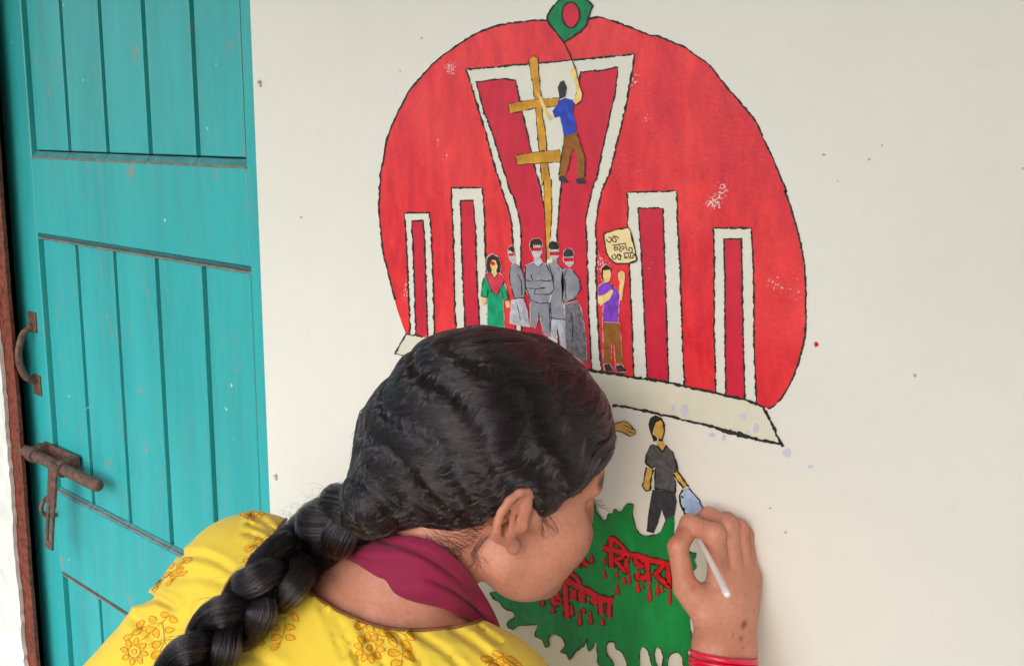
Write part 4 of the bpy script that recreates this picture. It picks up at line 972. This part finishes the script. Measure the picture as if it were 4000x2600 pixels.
def hair_sdf(p):
    q = (p - HO.astype(np.float32)) @ HR.astype(np.float32)
    h = hair_depth(q)
    up = np.clip((q[..., 2] - .02) / .10, 0, 1); bk = np.clip((-.02 - q[..., 0]) / .08, 0, 1)
    T_ = .006 + .006 * up + .005 * bk
    k = np.clip(h / .040, 0, 1); k = k * k * (3 - 2 * k)
    d = skull(q) - (-.006 + (T_ + .006) * k)
    d = smin(d, smax(cone(p, FEED, BR0, .056, .028), -h - .004, .01), .03)
    # soft waves
    d = d + .0005 * np.sin(q[..., 0] * 95 + 4 * np.sin(q[..., 2] * 40 + q[..., 1] * 20)) * np.clip(h / .03, 0, 1)
    return d
cV, cQ = mesh_of(lambda p: hair_sdf(p) + .003, (-.78, -.36, 1.04), (-.38, -.02, 1.36), .003, 2)
HAIR = fast_mesh('hair', cV, cQ, M_SCALP, PERSON)
def strands(name, paths, r0, parent, mat=M_HAIR, tip=.25):
    cu = bpy.data.hair_curves.new(name); cu.add_curves([len(p) for p in paths])
    allp = np.vstack(paths).astype(np.float32)
    cu.attributes['position'].data.foreach_set('vector', allp.ravel())
    rad = np.concatenate([r * (tip + (1 - tip) * np.sin(np.linspace(.25, 1, len(p))[::-1] * math.pi * .5)) for p, r in zip(paths, (r0 if hasattr(r0, '__len__') else [r0] * len(paths)))]).astype(np.float32)
    ra = cu.attributes.get('radius') or cu.attributes.new('radius', 'FLOAT', 'POINT'); ra.data.foreach_set('value', rad)
    cu.materials.append(mat)
    o = bpy.data.objects.new(name, cu); col.objects.link(o); return adopt(o, parent)
def sdf_n(fn, p, e=.0008):
    g_ = np.stack([fn(p + np.eye(3)[i] * e) - fn(p - np.eye(3)[i] * e) for i in range(3)], 1); return g_ / (np.linalg.norm(g_, axis=1)[:, None] + 1e-9)
def snoise(p, s, seed=0.):
    return (np.sin(p[:, 0] * s * 1.3 + 1.7 * np.sin(p[:, 1] * s * .8 + seed) + seed) + np.sin(p[:, 1] * s * 1.1 + 1.9 * np.sin(p[:, 2] * s * .9 + seed * 2) + 2 * seed) + np.sin(p[:, 2] * s * 1.2 + 1.5 * np.sin(p[:, 0] * s + 3 * seed))) / 3
hs = lambda p: hair_sdf(p.astype(np.float32)).astype(float)
def flow(start, nstep, step, lift, wave=1., target=BR0, seed=0.):
    """hair lines running over the hair mass towards the braid, waving together in locks"""
    p = start.copy(); out = []
    tgt = target[None, :] + rng.normal(0, .012, p.shape)
    fr = rng.normal(0, 1, (len(p), 1)); ph0 = rng.normal(0, .55, len(p))
    for s in range(nstep):
        n_ = sdf_n(hs, p); d = hs(p)
        p = p - n_ * (d - 0.)[:, None]
        v_ = tgt - p; dist = np.linalg.norm(v_, axis=1)
        v_ -= n_ * (v_ * n_).sum(1)[:, None]; L_ = np.linalg.norm(v_, axis=1)[:, None]; v_ = v_ / (L_ + 1e-6)
        b_ = np.cross(n_, v_)
        lock = snoise(p, 17, 1 + seed); d0 = np.linalg.norm(p - target, axis=1); ph = d0 * 2 * math.pi / .034 + 3.4 * lock + 2.2 * snoise(p, 52, 7.) + 3.0 * snoise(p, 9, 3.) + ph0
        amp = wave * np.clip(dist / .05, 0, 1) * np.clip(.75 + .6 * snoise(p, 20, 4.), .15, 1.2) * np.clip(1.35 - ((p - HO) @ HR)[:, 0] / .09, .25, 1)
        off = b_ * (.0055 * amp * np.sin(ph))[:, None] + n_ * (lift + .0013 * amp * np.sin(ph + 1.1) + .0010 * snoise(p, 60, 2.))[:, None]
        out.append(p + off)
        st = np.minimum(step, np.maximum(dist - .012, 0))
        p = p + v_ * st[:, None] + b_ * (.0012 * fr[:, 0])[:, None]
    return np.stack(out, 1)
# start points spread over the hair mass
pick = rng.integers(0, len(cV), 15000); st = cV[pick] + rng.normal(0, .002, (15000, 3))
q_ = (st - HO) @ HR; keep = (hair_depth(q_) > .002) & (np.linalg.norm(st - BR0, axis=1) > .03)
camside = ((sdf_n(hs, st) * (CAM - st)).sum(1) / np.linalg.norm(CAM - st, axis=1)) > -.45
st = st[keep & camside]
F1 = flow(st[:4200], 30, .0045, rng.uniform(.0, .0025, len(st[:4200])))
loc_paths = list(F1)
# locks: bundles of hair that wave together, each with a rounded section
gs_ = st[rng.permutation(len(st))[:3000]]
G = flow(gs_, 34, .0044, rng.uniform(-.0008, .0020, len(gs_)), 1.1)
for g_ in G:
    t_ = np.gradient(g_, axis=0); t_ /= np.linalg.norm(t_, axis=1)[:, None] + 1e-9
    n_ = sdf_n(hs, g_); b_ = np.cross(n_, t_); wl = rng.uniform(.0012, .0032); hl_ = wl * rng.uniform(.2, .4)
    env = np.sin(np.linspace(.12, .94, len(g_)) * math.pi) ** .6
    for k in range(12):
        a_ = rng.uniform(-1, 1); z_ = math.sqrt(1 - a_ * a_); tw = rng.normal(0, .25)
        aa = np.clip(a_ + tw * np.linspace(-.5, .5, len(g_)), -1, 1); zc = np.sqrt(1 - aa * aa)
        loc_paths.append(g_ + b_ * (wl * aa * env)[:, None] + n_ * (hl_ * zc * env)[:, None])
strands('hair_strands', loc_paths, list(np.where(rng.random(len(loc_paths)) < .16, rng.uniform(.00022, .00036, len(loc_paths)), rng.uniform(.00008, .00016, len(loc_paths)))), HAIR)['kind'] = 'stuff'
# hairs rooted along the hairline
zz_ = rng.uniform(-.016, .060, 2600); hx2 = np.interp(zz_, [-.024, -.014, .004, .018, .030, .044, .060], [.022, .032, .045, .060, .075, .088, .10]) - .003
loc = np.stack([hx2, -rng.uniform(.0, .075, 2600), zz_], 1) ; root = HO + loc @ HR.T
for _ in range(4):
    n_ = sdf_n(lambda p: head(p.astype(np.float32)).astype(float), root); root = root - n_ * head(root.astype(np.float32))[:, None]
root = root - np.outer(rng.uniform(0, .007, len(root)) ** 1.0, HR[:, 2])
okr = hair_depth((root - HO) @ HR) > -.012
root = root[okr]
F2 = flow(root, 20, .0055, rng.uniform(-.0008, .0008, len(root)), .2)
strands('hairline_strands', list(F2), .00016, HAIR)['kind'] = 'stuff'
# fine hair growing on the nape and behind the ear, combed up towards the braid
hs_keep = hs; q_ = (bV - HO) @ HR; hd_ = hair_depth(q_)
nape = bV[(hd_ > -.020) & (hd_ < .004) & (q_[:, 0] < -.012) & (q_[:, 2] > -.11)]
nape = nape[rng.integers(0, len(nape), 1500)] + rng.normal(0, .0008, (1500, 3))
hs = lambda p: np.minimum(hair_sdf(p.astype(np.float32)), smin(head(p.astype(np.float32)), neck(p.astype(np.float32)), .02)).astype(float)
F3 = flow(nape, 12, .0034, np.full(len(nape), .0004), .25)
hs = hs_keep
strands('nape_hairs', list(F3), .00011, HAIR)['kind'] = 'stuff'
# flyaways at the back of the head and loose curls
fly = []
for i in range(420):
    k = rng.integers(0, len(st)); s_ = st[k]; pj = project(s_)[0]
    if pj[0] > 1010 and rng.random() < .85: continue
    n_ = sdf_n(hs, s_[None])[0]; v_ = BR0 - s_; v_ /= np.linalg.norm(v_) + 1e-6
    c0 = rng.normal(0, 1, 3); L_ = rng.uniform(.012, .038); pts = []
    for u in np.linspace(0, 1, 9): pts.append(s_ + n_ * (.010 * math.sin(u * 2.4) * rng.uniform(.8, 1.2)) + v_ * L_ * u + c0 * .004 * u * u + np.cross(n_, v_) * .003 * math.sin(u * 7 + c0[0]))
    fly.append(np.array(pts))
def curl(pts, n_, sp, t):
    for i in range(n_):
        u_ = np.linspace(0, 1, len(pts))[:, None]; o = rng.normal(0, sp, 2) + u_ * rng.normal(0, sp * 1.3, 2) + u_ * u_ * rng.normal(0, sp * 1.5, 2)
        pp_ = spline([(x + a_, y + b_) for (x, y), (a_, b_) in zip(pts, o)], 5)
        out = []
        for q in pp_:
            tt, _n = cast(bb, *q); out.append(P(q[0], q[1], (tt if tt else t) - .0012))
        fly.append(np.array(out))
curl([(1258, 1186), (1262, 1202), (1268, 1216), (1276, 1226)], 16, 5, .79); curl([(1268, 1184), (1276, 1200), (1288, 1214), (1292, 1228), (1284, 1242)], 9, 4, .79); curl([(1260, 1200), (1258, 1222), (1262, 1240), (1272, 1250)], 6, 3, .79)
for k in range(3): curl([(1140 - 9 * k, 1238 + 6 * k), (1122 - 9 * k, 1258 + 8 * k), (1108 - 6 * k, 1282 + 6 * k), (1112, 1304), (1100 + 9 * k, 1322)], 8, 4, .78)
strands('loose_hairs', fly, .00010, HAIR)['kind'] = 'stuff'
# lashes beyond the brow
ls = []
for i in range(14):
    a0 = hl((.084 + rng.normal(0, .001), -.036 + .0011 * i - .008, .013)); d_ = HR @ np.array([.010, -.007 + .0006 * i, -.002 + rng.normal(0, .001)])
    ls.append(np.array([a0 + d_ * u + HR[:, 2] * .003 * u * u for u in np.linspace(0, 1, 5)]))
strands('eyelashes', ls, .00016, HAIR)

# ------------------------------------------------------------------ braid
bp = []
for x, y, off in ((858, 1172, None), (780, 1210, None), (708, 1272, .030), (652, 1330, .028), (596, 1390, .027), (534, 1452, .026), (470, 1522, .026), (408, 1600, .026), (336, 1690, .026)):
    if off is None: bp.append(P(x, y, {858: .800, 780: .800}[x])); continue
    ts = [cast(kb, x + dx, y + dy)[0] for dx, dy in ((0, 0), (40, 30), (-40, -30), (20, 45))]; ts += [cast(bb, x, y)[0]]
    ts = [t for t in ts if t is not None and t < 1.1]
    bp.append(P(x, y, (min(ts) if ts else .9) - off))
bp[1] = (bp[0] + bp[2]) / 2 + (bp[1] - (bp[0] + bp[2]) / 2) * .6
path = spline(bp, 24); dl = np.r_[0, np.linalg.norm(np.diff(path, axis=0), axis=1).cumsum()]
def along(s):
    return np.stack([np.interp(s, dl, path[:, k]) for k in range(3)], 1)
def braid_strand(i, s):
    p = along(s); t = np.gradient(p, axis=0); t /= np.linalg.norm(t, axis=1)[:, None]
    toc = CAM - p; toc -= t * (toc * t).sum(1)[:, None]; toc /= np.linalg.norm(toc, axis=1)[:, None]; lat = np.cross(t, toc)
    ph = 2 * math.pi * (s / .112 + i / 3.)
    grow = np.clip((s + .010) / .03, .35, 1)
    return p + lat * (.0166 * grow * np.sin(ph))[:, None] + toc * (.0105 * grow * np.sin(2 * ph))[:, None], lat, toc, t, ph
s_ax = np.arange(-.0, dl[-1], .003); braid_paths = []; rads = []
BRAID = None
for i in range(3):
    p_, lat, toc, t_, ph = braid_strand(i, s_ax)
    pinch = 1 - .14 * np.cos(2 * ph) ** 2
    taper = np.clip(1.02 - .35 * s_ax / dl[-1], .5, 1)
    a = MB(); a.tube(list(p_), list(.0134 * pinch * taper), 12, up=tuple(toc[0]))
    o = a.build('braid' if BRAID is None else 'plait', M_SCALP, PERSON if BRAID is None else BRAID, True)
    if BRAID is None: BRAID = o
    tt = np.gradient(p_, axis=0); tt /= np.linalg.norm(tt, axis=1)[:, None]
    e1 = toc - tt * (toc * tt).sum(1)[:, None]; e1 /= np.linalg.norm(e1, axis=1)[:, None]; e2 = np.cross(tt, e1)
    for k in range(2600):
        L_ = int(rng.integers(16, 40)); j0 = int(rng.integers(-6, len(s_ax) - 8)); j0 = max(j0, 0); sl_ = slice(j0, min(j0 + L_, len(s_ax)))
        m_ = len(range(*sl_.indices(len(s_ax))))
        if m_ < 6: continue
        u = np.linspace(0, 1, m_); ang = rng.uniform(0, 2 * math.pi) + u * (.5 + rng.normal(0, .35))
        rr = .0137 * pinch[sl_] * taper[sl_] * (1 + abs(rng.normal(0, .07))) + .0010 * np.sin(u * rng.uniform(3, 9) + rng.uniform(0, 6))
        braid_paths.append(p_[sl_] + e1[sl_] * (rr * np.cos(ang))[:, None] + e2[sl_] * (rr * np.sin(ang))[:, None]); rads.append(rng.uniform(.00020, .00032) if rng.random() < .15 else rng.uniform(.00009, .00018))
for k in range(260):      # frizz
    i = int(rng.integers(0, 3)); p_, lat, toc, t_, ph = braid_strand(i, s_ax); j0 = int(rng.integers(0, len(s_ax) - 10))
    c0 = rng.normal(0, 1, 3); n_ = lat[j0] * rng.choice([-1, 1]) + toc[j0] * rng.uniform(-.2, .8)
    braid_paths.append(np.array([p_[j0] + n_ * (.0145 + .007 * math.sin(u * 2.6)) + t_[j0] * .017 * u + c0 * .003 * u * u for u in np.linspace(0, 1, 8)])); rads.append(.00008)
strands('braid_strands', braid_paths, rads, BRAID, M_PLAIT)['kind'] = 'stuff'

# ------------------------------------------------------------------ scarf round the neck
UP_ = spline([(775, 1252), (830, 1238), (857, 1229), (913, 1243), (960, 1245), (1007, 1258), (1061, 1296), (1102, 1345), (1129, 1387), (1156, 1441), (1172, 1496)], 6)
LO_ = spline([(770, 1285), (797, 1293), (830, 1310), (878, 1340), (897, 1347), (916, 1376), (954, 1395), (1021, 1411), (1061, 1427), (1110, 1448), (1166, 1500)], 6)
NR = 26; NCc = len(UP_)
F_a = spline([(775, 1262), (862, 1246), (900, 1256), (970, 1284), (1040, 1318), (1090, 1352), (1128, 1400), (1150, 1445), (1168, 1492)], 6)
def along_s(c, n_):
    L_ = np.r_[0, np.linalg.norm(np.diff(c, axis=0), axis=1).cumsum()]; s = np.linspace(0, L_[-1], n_); return np.stack([np.interp(s, L_, c[:, k]) for k in range(2)], 1)
UP_, LO_ = along_s(UP_, 60), along_s(LO_, 60)
sv = []
for i in range(60):
    for j in range(NR):
        v_ = j / (NR - 1); q = UP_[i] * (1 - v_) + LO_[i] * v_
        t, _ = cast(bb, *q); sv.append([q[0], q[1], np.nan if (t is None or t > 1.0) else t])
sv = np.array(sv).reshape(60, NR, 3)
for i in range(60):
    c = sv[i, :, 2]; ok = ~np.isnan(c)
    if ok.any(): sv[i, :, 2] = np.interp(np.arange(NR), np.nonzero(ok)[0], c[ok])
    else: sv[i, :, 2] = sv[i - 1, :, 2]
for _ in range(6):
    sv[1:-1, :, 2] = (sv[:-2, :, 2] + 2 * sv[1:-1, :, 2] + sv[2:, :, 2]) / 4; sv[:, 1:-1, 2] = (sv[:, :-2, 2] + 2 * sv[:, 1:-1, 2] + sv[:, 2:, 2]) / 4
tt = np.linspace(0, 1, 60)[:, None]; vv = np.linspace(0, 1, NR)[None, :]
sag = .010 + .007 * np.sin(math.pi * vv) 
f1 = .30 + .10 * tt; f2 = .36 + .10 * np.sin(tt * 3)                     # two fold valleys
fold = -.0060 * np.exp(-((vv - (.16 + .22 * tt)) / .045) ** 2) * np.clip((tt - .12) / .1, 0, 1) * np.clip((.72 - tt) / .2, 0, 1)
fold = fold - .0070 * np.exp(-((vv - (.62 - .10 * tt)) / .05) ** 2) * np.clip((tt - .48) / .15, 0, 1)
fold = fold - .0035 * np.exp(-((vv - (.80 - .9 * (tt - .1))) / .05) ** 2) * np.clip((.30 - tt) / .1, 0, 1)
fold = fold + .0015 * np.sin(vv * 9 + tt * 14)
edge = .004 * np.exp(-(1 - vv) / .05)
sv[:, :, 2] -= sag + 1.4 * fold - edge
pts3 = PT(sv.reshape(-1, 3))
def cloth_mat():
    m, n, l, p = new_mat('maroon cotton scarf'); c = srgb(142, 34, 70)
    l.new(ramp(n, l, noise(n, l, 20, 3), [(.3, sc(c, .9)), (.7, sc(c, 1.08))]), p.inputs['Base Color'])
    p.inputs['Roughness'].default_value = .75; p.inputs['Specular IOR Level'].default_value = .2; p.inputs['Sheen Weight'].default_value = .1
    bump(n, l, p, noise(n, l, 1600, 2), .2, .0005); return m
M_SCARF = cloth_mat()
a = MB(); a.add(pts3, [(i * NR + j, (i + 1) * NR + j, (i + 1) * NR + j + 1, i * NR + j + 1) for i in range(59) for j in range(NR - 1)])
SCARF = a.build('scarf', M_SCARF, PERSON, True)
so = SCARF.modifiers.new('thickness', 'SOLIDIFY'); so.thickness = .0016; so.offset = 0
ss = SCARF.modifiers.new('smooth', 'SUBSURF'); ss.levels = 1; ss.render_levels = 1

# ------------------------------------------------------------------ bangles and brush
M_BANG = plain('crimson bangle', srgb(214, 14, 50), .25, .12, 200, 0, spec=.6)
M_BANG2 = plain('pink bangle', srgb(226, 34, 72), .25, .1, 200, 0, spec=.6)
axb = (ELR - WR) / np.linalg.norm(ELR - WR)
latb = hp(1080, 1410, -.024) - hp(815, 1400, -.03); latb -= axb * (latb @ axb); latb /= np.linalg.norm(latb); nrb = np.cross(axb, latb)
for k in range(8):
    c = WR + axb * (.0015 + .0046 * k) + latb * random.uniform(-.0006, .0006); a = MB()
    tl = random.uniform(-.05, .05)
    ring = [c + latb * .0285 * math.cos(t) + nrb * .0245 * math.sin(t) + axb * tl * .03 * math.cos(t) for t in np.linspace(0, 2 * math.pi, 49)]
    a.tube(ring, .0023, 8, cap=False, up=tuple(axb)); a.build('bangle', M_BANG if k % 3 else M_BANG2, PERSON, True)
M_WHITE = plain('white lacquered wood', srgb(240, 232, 228), .35, .04, 60)
M_FERR = plain('dull metal ferrule', (.55, .54, .52), .35, .1, 80, metal=.8)
M_BRIS = plain('blue tipped bristle', srgb(120, 140, 190), .6, .2, 400, .4, 900)
tipw = on_wall([(1596, 1192)], -.001)[0]; endp = hp(975, 930, -.100)
BRUSH = empty('paint_brush', tuple(tipw), 'slim white paint brush held between thumb and forefinger', 'paint brush')
ax_ = endp - tipw; Lb = np.linalg.norm(ax_); ax_ = ax_ / Lb
a = MB(); S_ = np.linspace(.030, Lb, 20); a.tube([tipw + ax_ * s for s in S_] + [endp + ax_ * .0015], [.0019 + .0009 * min(1, (s - .03) / (Lb - .04)) for s in S_] + [.0016], 12); a.build('handle', M_WHITE, BRUSH, True)
a = MB(); a.tube([tipw + ax_ * s for s in (.014, .018, .030)], [.0026, .0029, .0027], 12); a.build('ferrule', M_FERR, BRUSH, True)
a = MB(); a.tube([tipw + ax_ * s for s in (.0, .004, .010, .0145)], [.0004, .0018, .0028, .0025], 12); a.build('bristles', M_BRIS, BRUSH, True)
